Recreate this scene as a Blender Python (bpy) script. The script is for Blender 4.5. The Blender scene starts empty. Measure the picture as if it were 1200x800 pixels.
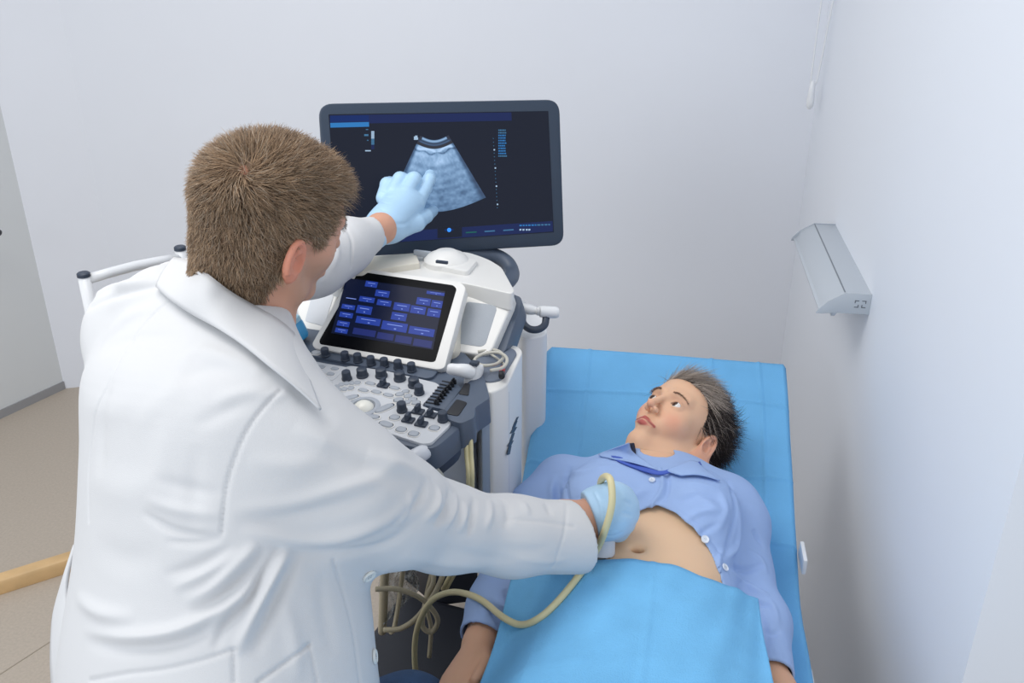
import bpy, bmesh, math, random
import numpy as np
from mathutils import Vector, Matrix
from mathutils.bvhtree import BVHTree
random.seed(4); RNG = np.random.default_rng(4)
scene = bpy.context.scene
COL = scene.collection

# ------------------------------------------------------------------ camera
FPX = 1050.0; TH = math.radians(24.0); PSI = math.atan(0.18); HCAM = 1.75
cs, sn, cp, sp = math.cos(TH), math.sin(TH), math.cos(PSI), math.sin(PSI)
RV = np.array([cp, sp, 0.0]); FV = np.array([-sp * cs, cp * cs, -sn]); UV = np.array([-sp * sn, cp * sn, cs])
CAMP = np.array([0.0, 0.0, HCAM])
camd = bpy.data.cameras.new('camera'); cam = bpy.data.objects.new('camera', camd); COL.objects.link(cam)
camd.sensor_width = 36.0; camd.lens = FPX * 36 / 1200; camd.clip_start = 0.05
Mc = Matrix(((RV[0], UV[0], -FV[0], 0), (RV[1], UV[1], -FV[1], 0), (RV[2], UV[2], -FV[2], HCAM), (0, 0, 0, 1)))
cam.matrix_world = Mc
scene.camera = cam
scene.view_settings.view_transform = 'Standard'; scene.view_settings.look = 'None'
scene.view_settings.gamma = 1; scene.view_settings.use_curve_mapping = False
scene.view_settings.exposure = 0.32

# ------------------------------------------------------------------ light
def lin(c):
    c = np.array(c, float) / 255.0
    return tuple(np.where(c <= 0.04045, c / 12.92, ((c + 0.055) / 1.055) ** 2.4))
world = bpy.data.worlds.new('daylight'); scene.world = world; world.use_nodes = True
bgn = world.node_tree.nodes['Background']; bgn.inputs[0].default_value = (0.91, 0.945, 1.0, 1); bgn.inputs[1].default_value = 0.64
def area_light(name, loc, target, sx, sy, power, col):
    l = bpy.data.lights.new(name, 'AREA'); l.shape = 'RECTANGLE'; l.size = sx; l.size_y = sy; l.energy = power; l.color = col
    o = bpy.data.objects.new(name, l); COL.objects.link(o); o.location = loc
    o.rotation_euler = (Vector(target) - Vector(loc)).to_track_quat('-Z', 'Y').to_euler()
area_light('overhead_fill', (-1.1, 1.2, 2.75), (-1.0, 1.25, 0), 1.2, 1.2, 17, (1.0, 0.97, 0.93))  # added soft overhead fill for shape; no ceiling lamp is modelled
area_light('rear_fill', (-2.2, -1.6, 2.2), (-0.1, 1.6, 0.9), 1.8, 1.6, 30, (0.88, 0.94, 1.0))  # added cool fill from behind the camera, standing in for daylight

# ------------------------------------------------------------------ pixel / world helpers
def W(px, py, t):
    return CAMP + t * ((px - 600) / FPX * RV + (400 - py) / FPX * UV + FV)
def ray(px, py):
    return (px - 600) / FPX * RV + (400 - py) / FPX * UV + FV
def WZ(px, py, z):
    d = ray(px, py); return CAMP + d * ((z - HCAM) / d[2])
def WY(px, py, y):
    d = ray(px, py); return CAMP + d * (y / d[1])
def WX(px, py, x):
    d = ray(px, py); return CAMP + d * (x / d[0])
def cam2w(v):
    v = np.asarray(v, float); return v[..., 0:1] * RV + v[..., 1:2] * UV - v[..., 2:3] * FV
def proj(p):
    q = p - CAMP; t = q @ FV
    return 600 + FPX * (q @ RV) / t, 400 - FPX * (q @ UV) / t, t
def unit(v):
    v = np.asarray(v, float); return v / np.linalg.norm(v)

# ------------------------------------------------------------------ objects
def empty(name, label=None, cat=None, loc=(0, 0, 0), group=None):
    o = bpy.data.objects.new(name, None); COL.objects.link(o); o.location = tuple(loc); o.empty_display_size = 0.05
    if label: o['label'] = label
    if cat: o['category'] = cat
    if group: o['group'] = group
    bpy.context.view_layer.update()
    return o
def tag(o, label, cat, group=None):
    o['label'] = label; o['category'] = cat
    if group: o['group'] = group
    return o
def put(name, me, mat=None, parent=None, label=None):
    o = bpy.data.objects.new(name, me); COL.objects.link(o)
    if mat is not None:
        for m in (mat if isinstance(mat, (list, tuple)) else [mat]): me.materials.append(m)
    if parent is not None:
        o.parent = parent
        L = np.zeros(3); p = parent
        while p is not None: L += np.array(p.location); p = p.parent
        o.location = tuple(-L)
    if label: o['label'] = label
    return o
def struct(o):
    o['kind'] = 'structure'; return o
def mesh_np(name, V, F, smooth=True):
    V = np.asarray(V, float); me = bpy.data.meshes.new(name)
    if isinstance(F, np.ndarray):
        n, k = F.shape
        me.vertices.add(len(V)); me.vertices.foreach_set('co', V.astype(np.float32).ravel())
        me.loops.add(n * k); me.loops.foreach_set('vertex_index', F.astype(np.int32).ravel())
        me.polygons.add(n); me.polygons.foreach_set('loop_start', (np.arange(n) * k).astype(np.int32))
        me.update(calc_edges=True); me.validate()
    else:
        me.from_pydata([tuple(v) for v in V], [], F)
    if smooth:
        me.polygons.foreach_set('use_smooth', np.ones(len(me.polygons), bool))
    me.update()
    return me
def setcol(me, C, name='Col'):
    a = me.color_attributes.new(name, 'FLOAT_COLOR', 'POINT')
    C = np.c_[C, np.ones(len(C))].astype(np.float32); a.data.foreach_set('color', C.ravel())
def verts(me):
    v = np.empty(len(me.vertices) * 3, np.float32); me.vertices.foreach_get('co', v); return v.reshape(-1, 3).astype(float)
def normals(me):
    v = np.empty(len(me.vertices) * 3, np.float32); me.vertices.foreach_get('normal', v); return v.reshape(-1, 3).astype(float)
def setverts(me, V):
    me.vertices.foreach_set('co', V.astype(np.float32).ravel()); me.update()

# ------------------------------------------------------------------ materials
def mat(name, col, rough=0.5, metal=0.0, bump=0.0, bscale=200.0, var=0.0, vscale=8.0, spec=0.5, emis=None, es=1.0, alpha=1.0, sss=0.0, attr=False, trans=0.0, coat=0.0):
    m = bpy.data.materials.new(name); m.use_nodes = True; nt = m.node_tree; b = nt.nodes['Principled BSDF']
    c = lin(col)
    b.inputs['Base Color'].default_value = (*c, 1); b.inputs['Roughness'].default_value = rough
    b.inputs['Metallic'].default_value = metal; b.inputs['Specular IOR Level'].default_value = spec
    b.inputs['Alpha'].default_value = alpha; b.inputs['Transmission Weight'].default_value = trans
    b.inputs['Coat Weight'].default_value = coat
    if sss:
        b.inputs['Subsurface Weight'].default_value = sss; b.inputs['Subsurface Radius'].default_value = (1, 0.35, 0.2); b.inputs['Subsurface Scale'].default_value = 0.006
    tc = nt.nodes.new('ShaderNodeTexCoord')
    src = None
    if attr:
        a = nt.nodes.new('ShaderNodeAttribute'); a.attribute_name = 'Col'; src = a.outputs['Color']
        nt.links.new(src, b.inputs['Base Color'])
    if var:
        n = nt.nodes.new('ShaderNodeTexNoise'); n.inputs['Scale'].default_value = vscale; n.inputs['Detail'].default_value = 5
        nt.links.new(tc.outputs['Object'], n.inputs['Vector'])
        mr = nt.nodes.new('ShaderNodeMapRange'); mr.inputs[1].default_value = 0.3; mr.inputs[2].default_value = 0.7; mr.inputs[3].default_value = 1 - var; mr.inputs[4].default_value = 1 + var
        nt.links.new(n.outputs[0], mr.inputs[0])
        mx = nt.nodes.new('ShaderNodeVectorMath'); mx.operation = 'SCALE'
        if src: nt.links.new(src, mx.inputs[0])
        else: mx.inputs[0].default_value = c
        nt.links.new(mr.outputs[0], mx.inputs['Scale']); nt.links.new(mx.outputs[0], b.inputs['Base Color'])
    if bump:
        n = nt.nodes.new('ShaderNodeTexNoise'); n.inputs['Scale'].default_value = bscale; n.inputs['Detail'].default_value = 3
        nt.links.new(tc.outputs['Object'], n.inputs['Vector'])
        bp = nt.nodes.new('ShaderNodeBump'); bp.inputs['Strength'].default_value = bump; bp.inputs['Distance'].default_value = 0.002
        nt.links.new(n.outputs[0], bp.inputs['Height']); nt.links.new(bp.outputs[0], b.inputs['Normal'])
    if emis is not None:
        b.inputs['Emission Color'].default_value = (*lin(emis), 1); b.inputs['Emission Strength'].default_value = es
    return m

# ------------------------------------------------------------------ mesh builders
def catmull(P, n=8):
    P = np.asarray(P, float); out = []
    Q = np.vstack([2 * P[0] - P[1], P, 2 * P[-1] - P[-2]])
    for i in range(1, len(Q) - 2):
        p0, p1, p2, p3 = Q[i - 1:i + 3]
        for s in np.linspace(0, 1, n, endpoint=False):
            out.append(0.5 * (2 * p1 + (p2 - p0) * s + (2 * p0 - 5 * p1 + 4 * p2 - p3) * s * s + (3 * p1 - p0 - 3 * p2 + p3) * s ** 3))
    out.append(P[-1]); return np.array(out)
def tube_vf(P, r, k=12, cap=True):
    P = np.asarray(P, float); n = len(P); r = np.broadcast_to(np.asarray(r, float), (n,))
    T = np.gradient(P, axis=0); T /= np.linalg.norm(T, axis=1)[:, None] + 1e-12
    a = np.array([0, 0, 1.0]) if abs(T[0][2]) < 0.9 else np.array([1.0, 0, 0])
    N = np.cross(T[0], a); N /= np.linalg.norm(N); V = []; ang = np.arange(k) * 2 * math.pi / k
    for i in range(n):
        N = N - T[i] * (N @ T[i]); N /= np.linalg.norm(N); B = np.cross(T[i], N)
        V.append(P[i] + r[i] * (np.cos(ang)[:, None] * N + np.sin(ang)[:, None] * B))
    V = np.vstack(V); F = []
    for i in range(n - 1):
        for j in range(k):
            F.append((i * k + j, i * k + (j + 1) % k, (i + 1) * k + (j + 1) % k, (i + 1) * k + j))
    if cap:
        F.append(tuple(range(k - 1, -1, -1))); F.append(tuple(range((n - 1) * k, n * k)))
    return V, F
def tube(name, P, r, m, parent=None, k=12, smooth=8, label=None):
    P = np.asarray(P, float)
    if P.shape[1] == 4:
        Q = catmull(P, smooth) if smooth else P; r = Q[:, 3]; Q = Q[:, :3]
    else:
        Q = catmull(P, smooth) if smooth else P
    V, F = tube_vf(Q, r, k); me = mesh_np(name, V, F)
    return put(name, me, m, parent, label)
class MB:
    def __init__(s): s.bm = bmesh.new()
    def add(s, V, F, mi=0, smooth=False):
        vs = [s.bm.verts.new(tuple(v)) for v in V]
        for f in F:
            try: fc = s.bm.faces.new([vs[i] for i in f]); fc.material_index = mi; fc.smooth = smooth
            except ValueError: pass
    def box(s, c, h, ax=None, mi=0):
        A = np.eye(3) if ax is None else np.asarray(ax, float)
        V = [np.asarray(c) + A[0] * h[0] * i + A[1] * h[1] * j + A[2] * h[2] * k for i in (-1, 1) for j in (-1, 1) for k in (-1, 1)]
        s.add(V, [(0, 1, 3, 2), (4, 6, 7, 5), (0, 4, 5, 1), (2, 3, 7, 6), (0, 2, 6, 4), (1, 5, 7, 3)], mi)
    def prism(s, P, d, mi=0):
        P = np.asarray(P, float); n = len(P); V = np.vstack([P, P + d])
        F = [tuple(range(n)), tuple(range(2 * n - 1, n - 1, -1))] + [(i, i + n, (i + 1) % n + n, (i + 1) % n) for i in range(n)]
        s.add(V, F, mi)
    def tube(s, P, r, k=10, mi=0):
        V, F = tube_vf(P, r, k); s.add(V, F, mi, True)
    def build(s, name, m, parent=None, bev=0.0, seg=2, label=None, smooth=False):
        bmesh.ops.recalc_face_normals(s.bm, faces=s.bm.faces)
        if bev: bmesh.ops.bevel(s.bm, geom=[e for e in s.bm.edges if e.calc_face_angle(0) > 0.5], offset=bev, segments=seg, profile=0.6, affect='EDGES', clamp_overlap=True)
        if smooth or bev:
            for f in s.bm.faces: f.smooth = True
        me = bpy.data.meshes.new(name); s.bm.to_mesh(me); s.bm.free()
        o = put(name, me, m, parent, label)
        if smooth or bev:
            try: me.set_sharp_from_angle(angle=math.radians(40))
            except Exception: pass
        return o
def lathe_vf(prof, c, axis=(0, 0, 1), k=24):
    ax = unit(axis); a = np.array([1.0, 0, 0]) if abs(ax[0]) < 0.9 else np.array([0, 1.0, 0])
    u = unit(np.cross(ax, a)); v = np.cross(ax, u); V = []; F = []
    for r, h in prof:
        for j in range(k):
            t = 2 * math.pi * j / k; V.append(np.asarray(c) + ax * h + r * (math.cos(t) * u + math.sin(t) * v))
    n = len(prof)
    for i in range(n - 1):
        for j in range(k): F.append((i * k + j, i * k + (j + 1) % k, (i + 1) * k + (j + 1) % k, (i + 1) * k + j))
    F.append(tuple(range(k - 1, -1, -1))); F.append(tuple(range((n - 1) * k, n * k)))
    return V, F
def lathe(name, prof, c, m, parent=None, axis=(0, 0, 1), k=24, label=None):
    V, F = lathe_vf(prof, c, axis, k); me = mesh_np(name, V, F)
    o = put(name, me, m, parent, label); me.set_sharp_from_angle(angle=math.radians(40)); return o
def round_poly(P, r, n=5):
    P = np.asarray(P, float); out = []; N = len(P)
    for i in range(N):
        a, b, c = P[i - 1], P[i], P[(i + 1) % N]
        d1 = a - b; d2 = c - b; rr = min(r, np.linalg.norm(d1) * 0.45, np.linalg.norm(d2) * 0.45)
        s = b + unit(d1) * rr; e = b + unit(d2) * rr
        for t in np.linspace(0, 1, n): out.append((1 - t) ** 2 * s + 2 * t * (1 - t) * b + t * t * e)
    return np.array(out)

# ------------------------------------------------------------------ implicit surfaces
def smin(a, b, k):
    h = np.maximum(k - np.abs(a - b), 0) / k; return np.minimum(a, b) - h * h * k * 0.25
def smax(a, b, k): return -smin(-a, -b, k)
def sd_sph(p, c, r): return np.linalg.norm(p - c, axis=-1) - r
def sd_ell(p, c, r, A=None):
    q = p - c
    if A is not None: q = q @ np.asarray(A).T      # rows of A = local axes
    r = np.asarray(r, float); k0 = np.linalg.norm(q / r, axis=-1); k1 = np.linalg.norm(q / r ** 2, axis=-1) + 1e-9
    return k0 * (k0 - 1) / k1
def sd_cone(p, a, b, ra, rb):
    a = np.asarray(a, float); ba = np.asarray(b, float) - a; h = np.clip(((p - a) @ ba) / (ba @ ba), 0, 1)
    return np.linalg.norm(p - a - h[..., None] * ba, axis=-1) - (ra + h * (rb - ra))
def sd_chain(p, pts, k=0.01):
    d = None
    for i in range(len(pts) - 1):
        e = sd_cone(p, pts[i][:3], pts[i + 1][:3], pts[i][3], pts[i + 1][3]); d = e if d is None else smin(d, e, k)
    return d
def sd_box(p, c, A, h, r=0.0):
    q = np.abs((p - c) @ np.asarray(A).T) - (np.asarray(h) - r)
    return np.linalg.norm(np.maximum(q, 0), axis=-1) + np.minimum(q.max(-1), 0) - r
def sd_trunk(p, secs, lat, up, power=2.0):
    """secs: (center, a, b) from bottom to top; elliptic sections perpendicular to up"""
    S_ = catmull(np.array([[*s[0], s[1], s[2]] for s in secs], float), 6); secs = [(q[:3], q[3], q[4]) for q in S_]
    C = np.array([s[0] for s in secs], float); up = unit(up); lat = unit(np.asarray(lat) - up * (np.asarray(lat) @ up)); fr = np.cross(up, lat)
    H = C @ up; h = p @ up
    cx = np.interp(h, H, C @ lat); cy = np.interp(h, H, C @ fr)
    a = np.interp(h, H, [s[1] for s in secs]); b = np.interp(h, H, [s[2] for s in secs])
    x = np.abs(p @ lat - cx) / a; y = np.abs(p @ fr - cy) / b
    k0 = (x ** power + y ** power) ** (1 / power) + 1e-9
    d = (k0 - 1) * np.minimum(a, b)
    return smax(d, np.maximum(h - H[-1], H[0] - h), 0.03)
def surf(fn, lo, hi, h, B=10, slack=1.35):
    lo = np.asarray(lo, float); hi = np.asarray(hi, float)
    nb = np.ceil((hi - lo) / h / B).astype(int); N = nb * B + 1
    D = np.full(N, 1.0, np.float32)
    bi = np.stack(np.meshgrid(*[np.arange(n) for n in nb], indexing='ij'), -1).reshape(-1, 3)
    cen = lo + (bi + 0.5) * B * h; dc = np.concatenate([fn(cen[i:i + 40000]) for i in range(0, len(cen), 40000)])
    near = np.abs(dc) < slack * math.sqrt(3) / 2 * B * h
    for b, d in zip(bi[~near], dc[~near]):
        if d < 0: D[b[0] * B:b[0] * B + B + 1, b[1] * B:b[1] * B + B + 1, b[2] * B:b[2] * B + B + 1] = -1
    g = np.stack(np.meshgrid(*[np.arange(B + 1)] * 3, indexing='ij'), -1).reshape(-1, 3)
    nbk = bi[near]; CH = 200
    for i in range(0, len(nbk), CH):
        bb = nbk[i:i + CH]; P = lo + (bb[:, None, :] * B + g[None]) * h
        v = fn(P.reshape(-1, 3)).reshape(len(bb), B + 1, B + 1, B + 1)
        for b, d in zip(bb, v): D[b[0] * B:b[0] * B + B + 1, b[1] * B:b[1] * B + B + 1, b[2] * B:b[2] * B + B + 1] = d
    S = D < 0; N = np.array(D.shape); acc = []; quads = []
    stride = np.array([N[1] * N[2], N[2], 1])
    for ax in range(3):
        sl0 = [slice(None)] * 3; sl1 = [slice(None)] * 3; sl0[ax] = slice(0, -1); sl1[ax] = slice(1, None)
        I = np.argwhere(S[tuple(sl0)] != S[tuple(sl1)])
        o1, o2 = [(1, 2), (2, 0), (0, 1)][ax]
        I = I[(I[:, o1] > 0) & (I[:, o2] > 0) & (I[:, o1] < N[o1] - 1) & (I[:, o2] < N[o2] - 1)]
        e = np.zeros(3, int); e[ax] = 1; J = I + e
        d0 = D[I[:, 0], I[:, 1], I[:, 2]]; d1 = D[J[:, 0], J[:, 1], J[:, 2]]
        t = d0 / (d0 - d1); P = I.astype(float); P[:, ax] += t
        u = np.zeros(3, int); u[o1] = 1; w = np.zeros(3, int); w[o2] = 1
        cells = [I - u - w, I - w, I, I - u]; ids = [c @ stride for c in cells]
        for c in ids: acc.append((c, P))
        q = np.stack(ids, 1); fl = d0 < 0
        quads.append(np.where(fl[:, None], q, q[:, ::-1]))
    cid = np.concatenate([a[0] for a in acc]); P = np.concatenate([a[1] for a in acc])
    uq, inv = np.unique(cid, return_inverse=True); cnt = np.bincount(inv)
    V = np.stack([np.bincount(inv, P[:, k]) / cnt for k in range(3)], 1) * h + lo
    Q = np.searchsorted(uq, np.concatenate(quads))
    return V, Q
def smooth_mesh(V, Q, it=2, lam=0.5):
    E = np.concatenate([Q[:, [0, 1]], Q[:, [1, 2]], Q[:, [2, 3]], Q[:, [3, 0]]]); n = len(V)
    i = np.r_[E[:, 0], E[:, 1]]; j = np.r_[E[:, 1], E[:, 0]]; c = np.bincount(i, minlength=n)[:, None]
    for k in range(it):
        L = np.stack([np.bincount(i, V[j, a], minlength=n) for a in range(3)], 1) / np.maximum(c, 1) - V
        V = V + lam * L
    return V
def sd_px_poly(p, poly):
    """signed distance (pixels, scaled to metres) of p's image position to a px polygon"""
    x, y, t = proj(p); poly = np.asarray(poly, float); d = np.full(x.shape, 1e9); ins = np.zeros(x.shape, bool)
    for i in range(len(poly)):
        a = poly[i]; b = poly[(i + 1) % len(poly)]; e = b - a
        h = np.clip(((x - a[0]) * e[0] + (y - a[1]) * e[1]) / (e @ e), 0, 1)
        d = np.minimum(d, np.hypot(x - a[0] - h * e[0], y - a[1] - h * e[1]))
        c = ((a[1] > y) != (b[1] > y)) & (x < (b[0] - a[0]) * (y - a[1]) / ((b[1] - a[1]) if b[1] != a[1] else 1e-9) + a[0]); ins ^= c
    return np.where(ins, -d, d) * t / FPX
def bvh(me):
    return BVHTree.FromPolygons([v.co for v in me.vertices], [tuple(p.vertices) for p in me.polygons])
def cast(tree, px, py):
    d = Vector(ray(px, py)).normalized(); h = tree.ray_cast(Vector(CAMP), d)
    return (None, None) if h[0] is None else (np.array(h[0]), np.array(h[1]))
def strokes(me, L, tree=None):
    """L: list of (px polyline, width m, height m). Raises or presses the surface along a line drawn on it."""
    tree = tree or bvh(me); V = verts(me); N = normals(me); D = np.zeros(len(V))
    view = V - CAMP; facing = np.einsum('ij,ij->i', view, N) < 0.0
    for st in L:
        pts, w, hgt = st[:3]; Q = catmull(pts, 6) if len(pts) > 2 else np.array([np.array(pts[0]) + (np.array(pts[1]) - np.array(pts[0])) * s for s in np.linspace(0, 1, 8)])
        P = [cast(tree, *q)[0] for q in Q]; n = len(P); ok = [(p, i / (n - 1)) for i, p in enumerate(P) if p is not None]
        if len(ok) < 2: continue
        A = np.array([o[0] for o in ok]); tt = np.array([o[1] for o in ok])
        lo = A.min(0) - 3 * w; hi = A.max(0) + 3 * w
        idx = np.nonzero(((V > lo) & (V < hi)).all(1) & facing)[0]
        if not len(idx): continue
        best = np.full(len(idx), 1e9); par = np.zeros(len(idx))
        for i in range(len(A) - 1):
            e = A[i + 1] - A[i]; ee = e @ e
            if ee > 0.01: continue
            h = np.clip(((V[idx] - A[i]) @ e) / (ee + 1e-12), 0, 1); d = np.linalg.norm(V[idx] - A[i] - h[:, None] * e, axis=1)
            m = d < best; best[m] = d[m]; par[m] = tt[i] + h[m] * (tt[i + 1] - tt[i])
        tap = np.sin(np.pi * np.clip(par, 0, 1)) ** 0.9 if not (len(st) > 3 and st[3] == 'full') else 1.0
        D[idx] += hgt * np.exp(-(best / w) ** 2) * tap
    setverts(me, V + N * D[:, None])
# ------------------------------------------------------------------ shared materials
M_wall = mat('wall_paint', (228, 231, 238), 0.75, bump=0.05, bscale=300, var=0.01, vscale=2)
M_wallR = mat('wall_paint_right', (230, 234, 241), 0.6, bump=0.05, bscale=300)
M_door = mat('door_laminate', (214, 217, 218), 0.45)
M_floor = mat('vinyl_floor', (180, 168, 154), 0.55, var=0.07, vscale=130)
M_wood = mat('beech_wood', (205, 170, 122), 0.4, var=0.12, vscale=14)
M_white = mat('white_enamel', (228, 230, 233), 0.35)
M_wplast = mat('white_plastic', (226, 226, 224), 0.38)
M_cream = mat('cream_plastic', (222, 217, 204), 0.42)
M_grey = mat('light_grey_plastic', (200, 204, 210), 0.42)
M_mgrey = mat('mid_grey_plastic', (165, 172, 182), 0.5)
M_slate = mat('slate_plastic', (82, 94, 112), 0.45)
M_slateD = mat('dark_slate_plastic', (52, 62, 78), 0.45)
M_black = mat('black_rubber', (26, 29, 36), 0.5)
M_alu = mat('brushed_aluminium', (196, 202, 208), 0.38, metal=0.35)
M_blue_strip = mat('blue_grey_panel', (150, 166, 186), 0.4)
M_cable = mat('cream_cable', (214, 204, 160), 0.42)
M_cableg = mat('grey_cable', (190, 188, 178), 0.45)
M_red = mat('red_plug', (170, 30, 40), 0.4)
M_yellow = mat('yellow_tag', (225, 205, 90), 0.5)

# ------------------------------------------------------------------ room shell
def slab(name, P, h0, h1, m):
    b = MB(); b.prism([(x, y, h0) for x, y in P], np.array([0, 0, h1 - h0])); return struct(b.build(name, m))
XR = 0.45; YB = 3.15
slab('floor', [(-3.6, -1.2), (1.4, -1.2), (1.4, 3.4), (-3.6, 3.4)], -0.05, 0.0, M_floor)
slab('wall_back', [(-2.25, YB), (XR, YB), (XR, YB + .15), (-2.25, YB + .15)], 0, 3.0, M_wall)
slab('wall_right', [(XR, 1.045), (1.35, 1.045), (1.35, YB + .15), (XR, YB + .15)], 0, 3.0, M_wallR)
slab('wall_left', [(-2.25, YB), (-2.5, 3.04), (-2.62, 3.1), (-2.40, YB + .15), (-2.25, YB + .15)], 0, 3.0, M_wall)
dd = unit([-0.09, -0.285, 0])[:2]; dn = np.array([dd[1], -dd[0]]); d0 = np.array([-2.5, 3.04])
door = slab('door_1', [d0, d0 + dd * 1.9, d0 + dd * 1.9 + dn * .05, d0 + dn * .05], 0.03, 3.0, M_door)
slab('baseboard_left', [d0 - dn * .006, d0 + dd * 1.9 - dn * .006, d0 + dd * 1.9, d0], 0.0, 0.035, mat('grey_skirting', (150, 150, 152), 0.5))
hp = W(2, 272, 3.3); tube('door_handle', [hp + np.array([-.03, 0, 0.0]), hp + np.array([-.005, -.01, 0]), hp + np.array([-.01, -.08, -.005])], 0.011, M_black, door, smooth=4)

# sheet-flooring joints
b = MB()
for p, q in (((0, 790), (80, 738)),):
    A = WZ(*p, 0.0); B = WZ(*q, 0.0); u = unit(B - A); s = np.array([-u[1], u[0], 0]) * .0016
    b.prism([A - u * 1 - s, B + u * .6 - s, B + u * .6 + s, A - u * 1 + s], np.array([0, 0, .0012]))
struct(b.build('floor_joint', mat('joint', (160, 150, 135), 0.6)))
# wooden rail low on the floor
A = WZ(-6, 671, 0.05); B = WZ(84, 643, 0.05); u = unit((B - A) * [1, 1, 0]); s = np.array([-u[1], u[0], 0])
if s[1] > 0: s = -s
b = MB(); e = A - u * .3; g = B + u * .9
prof = [(0, 0.0), (0, 0.042), (.008, .05), (.030, .05), (.042, .044), (.046, .034), (.046, 0.0)]
V = [e + s * x + np.array([0, 0, z - .05]) for x, z in prof] + [g + s * x + np.array([0, 0, z - .05]) for x, z in prof]
n = len(prof); b.add(V, [tuple(range(n)), tuple(range(2 * n - 1, n - 1, -1))] + [(i, i + 1, i + 1 + n, i + n) for i in range(n - 1)] + [(0, n, 2 * n - 1, n - 1)])
tag(b.build('wooden_rail', M_wood, bev=.002), 'light beech wooden rail lying along the beige floor at the left', 'rail')

# aluminium wall rail on right wall
root = empty('wall_rail', 'brushed aluminium channel fixed to the white right wall, symbol on its end cap', 'rail', (XR, 2.2, 1.03))
y0, y1, zt = 1.937, 2.48, 1.047
pf = [(0, 0), (-.055, 0.0), (-.088, -.020), (-.100, -.040), (-.106, -.043), (-.106, -.047), (-.094, -.047), (-.074, -.042), (0, -.042)]
def extr(pf, ya, yb):
    P = np.array([(XR + x, ya, zt + z) for x, z in pf]); return P, np.array([0, yb - ya, 0])
b = MB(); b.prism(*extr(pf, y0 + .004, y1 - .004)); b.build('channel', M_alu, root, bev=.0012)
b = MB(); b.prism(*extr([(-.054, .0008), (-.0565, .0008), (-.0565, -.001), (-.054, -.001)], y0, y1)); b.build('seam', mat('seam_dark', (120, 126, 134), 0.5), root)
pc = [(0, .002), (-.056, .002), (-.090, -.020), (-.108, -.040), (-.112, -.050), (-.098, -.050), (-.074, -.046), (0, -.046)]
for ya in (y0 - .001, y1 - .004):
    b = MB(); b.prism(*extr(pc, ya, ya + .005)); b.build('end_cap', M_mgrey if ya > 2 else mat('cap_grey', (188, 194, 200), .4), root, bev=.0008)
mk = MB()      # small four-corner mark on the end cap
for sx, sz in ((-1, 1), (1, 1), (-1, -1), (1, -1)):
    cx, cz = XR - .022 + sx * .0075, zt - .022 + sz * .0075
    mk.box((cx, y0 - .0012, cz), (.0045, .0004, .0009)); mk.box((cx + sx * .0036 * (1 if sz > 0 else -1), y0 - .0012, cz - sz * .0028), (.0009, .0004, .0032))
mk.build('mark', mat('mark_ink', (95, 100, 108), .5), root)
b = MB(); b.prism(*extr([(-.062, -.045), (-.074, -.045), (-.078, -.058), (-.070, -.058)], y0 + .01, y0 + .05)); b.build('hook', M_alu, root, bev=.001)

# blind cord
root = empty('blind_cord', 'white looped blind cord with a weight, hanging in the back right corner', 'cord', WY(950, 120, 3.0))
a = WY(953, 98, 3.0); t1 = a + np.array([.012, 0, .62]); t2 = a + np.array([.062, 0, .62])
tube('cord', [t1, a + [-.006, 0, .3], a + [-.008, 0, .03], a + [0, 0, 0.0], a + [.012, 0, .03], a + [.03, 0, .3], t2], .0028, M_white, root, k=8)
lathe('cord_weight', [(.003, .035), (.008, .028), (.010, .0), (.012, -.03), (.010, -.045), (.004, -.052)], WY(951, 108, 3.0), M_white, root, k=16)

# white tubular end frame behind the man
root = empty('bed_end_frame', 'white tubular metal end frame with dark capped posts, behind the man at the left', 'frame', WZ(98, 320, 0) * [1, 1, 0])
A = W(98, 322, 2.15); B = W(211, 291, 2.35)
for P in (A, B):
    Q = P.copy(); Q[2] = 0.012; tube('post', [P, (P + Q) / 2, Q], .0145, M_white, root, smooth=2, k=16)
    lathe('post_cap', [(.0155, -.004), (.0155, .004), (.012, .007)], P, M_slateD, root, k=16)
    lathe('foot', [(.018, 0), (.018, .02), (.0145, .024)], Q - [0, 0, .012], M_black, root, k=16)
for dz in (-.025, -.33, -.62):
    tube('crossbar', [A + [0, 0, dz + .012], (A + B) / 2 + [0, 0, dz + .012], B + [0, 0, dz + .0]], .0125, M_white, root, smooth=2, k=14)
# ------------------------------------------------------------------ examination table
XL0, XR0 = -0.255, 0.285; HY, HZ, TY, TZ = 1.37, 0.65, 1.92, 0.872
M_vinyl = mat('white_vinyl', (215, 213, 208), .45); M_navy = mat('dark_navy_cover', (24, 32, 50), .5)
M_sheet = mat('blue_nonwoven_sheet', (112, 180, 229), .75, bump=.5, bscale=380, var=.05, vscale=11, spec=.25)
M_drape = mat('blue_nonwoven_drape', (118, 186, 232), .8, bump=.6, bscale=420, var=.06, vscale=14, spec=.2)
root = empty('examination_table', 'raised examination table with inclined backrest and pale padding, under the blue sheet', 'table', (0.015, 1.0, 0))
bu = unit([0, TY - HY, TZ - HZ]); bn = np.array([0, -bu[2], bu[1]])
c = np.array([.015, (HY + TY) / 2, (HZ + TZ) / 2]) - bn * .04
L = math.hypot(TY - HY, TZ - HZ)
b = MB(); b.box(c, (.265, L / 2 - .004, .033), [[1, 0, 0], bu, bn]); b.build('backrest', M_vinyl, root, bev=.018, seg=3)
b = MB(); b.box((.015, .63, HZ - .04), (.265, .725, .033)); b.build('seat_section', M_vinyl, root, bev=.018, seg=3)
b = MB(); b.box((.015, .8, .555), (.24, .75, .02)); b.box((.015, .95, .40), (.10, .25, .15)); b.build('frame', M_slateD, root, bev=.006)
b = MB(); b.box((.015, .9, .07), (.23, .62, .05)); b.build('base', M_navy, root, bev=.02)
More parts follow.
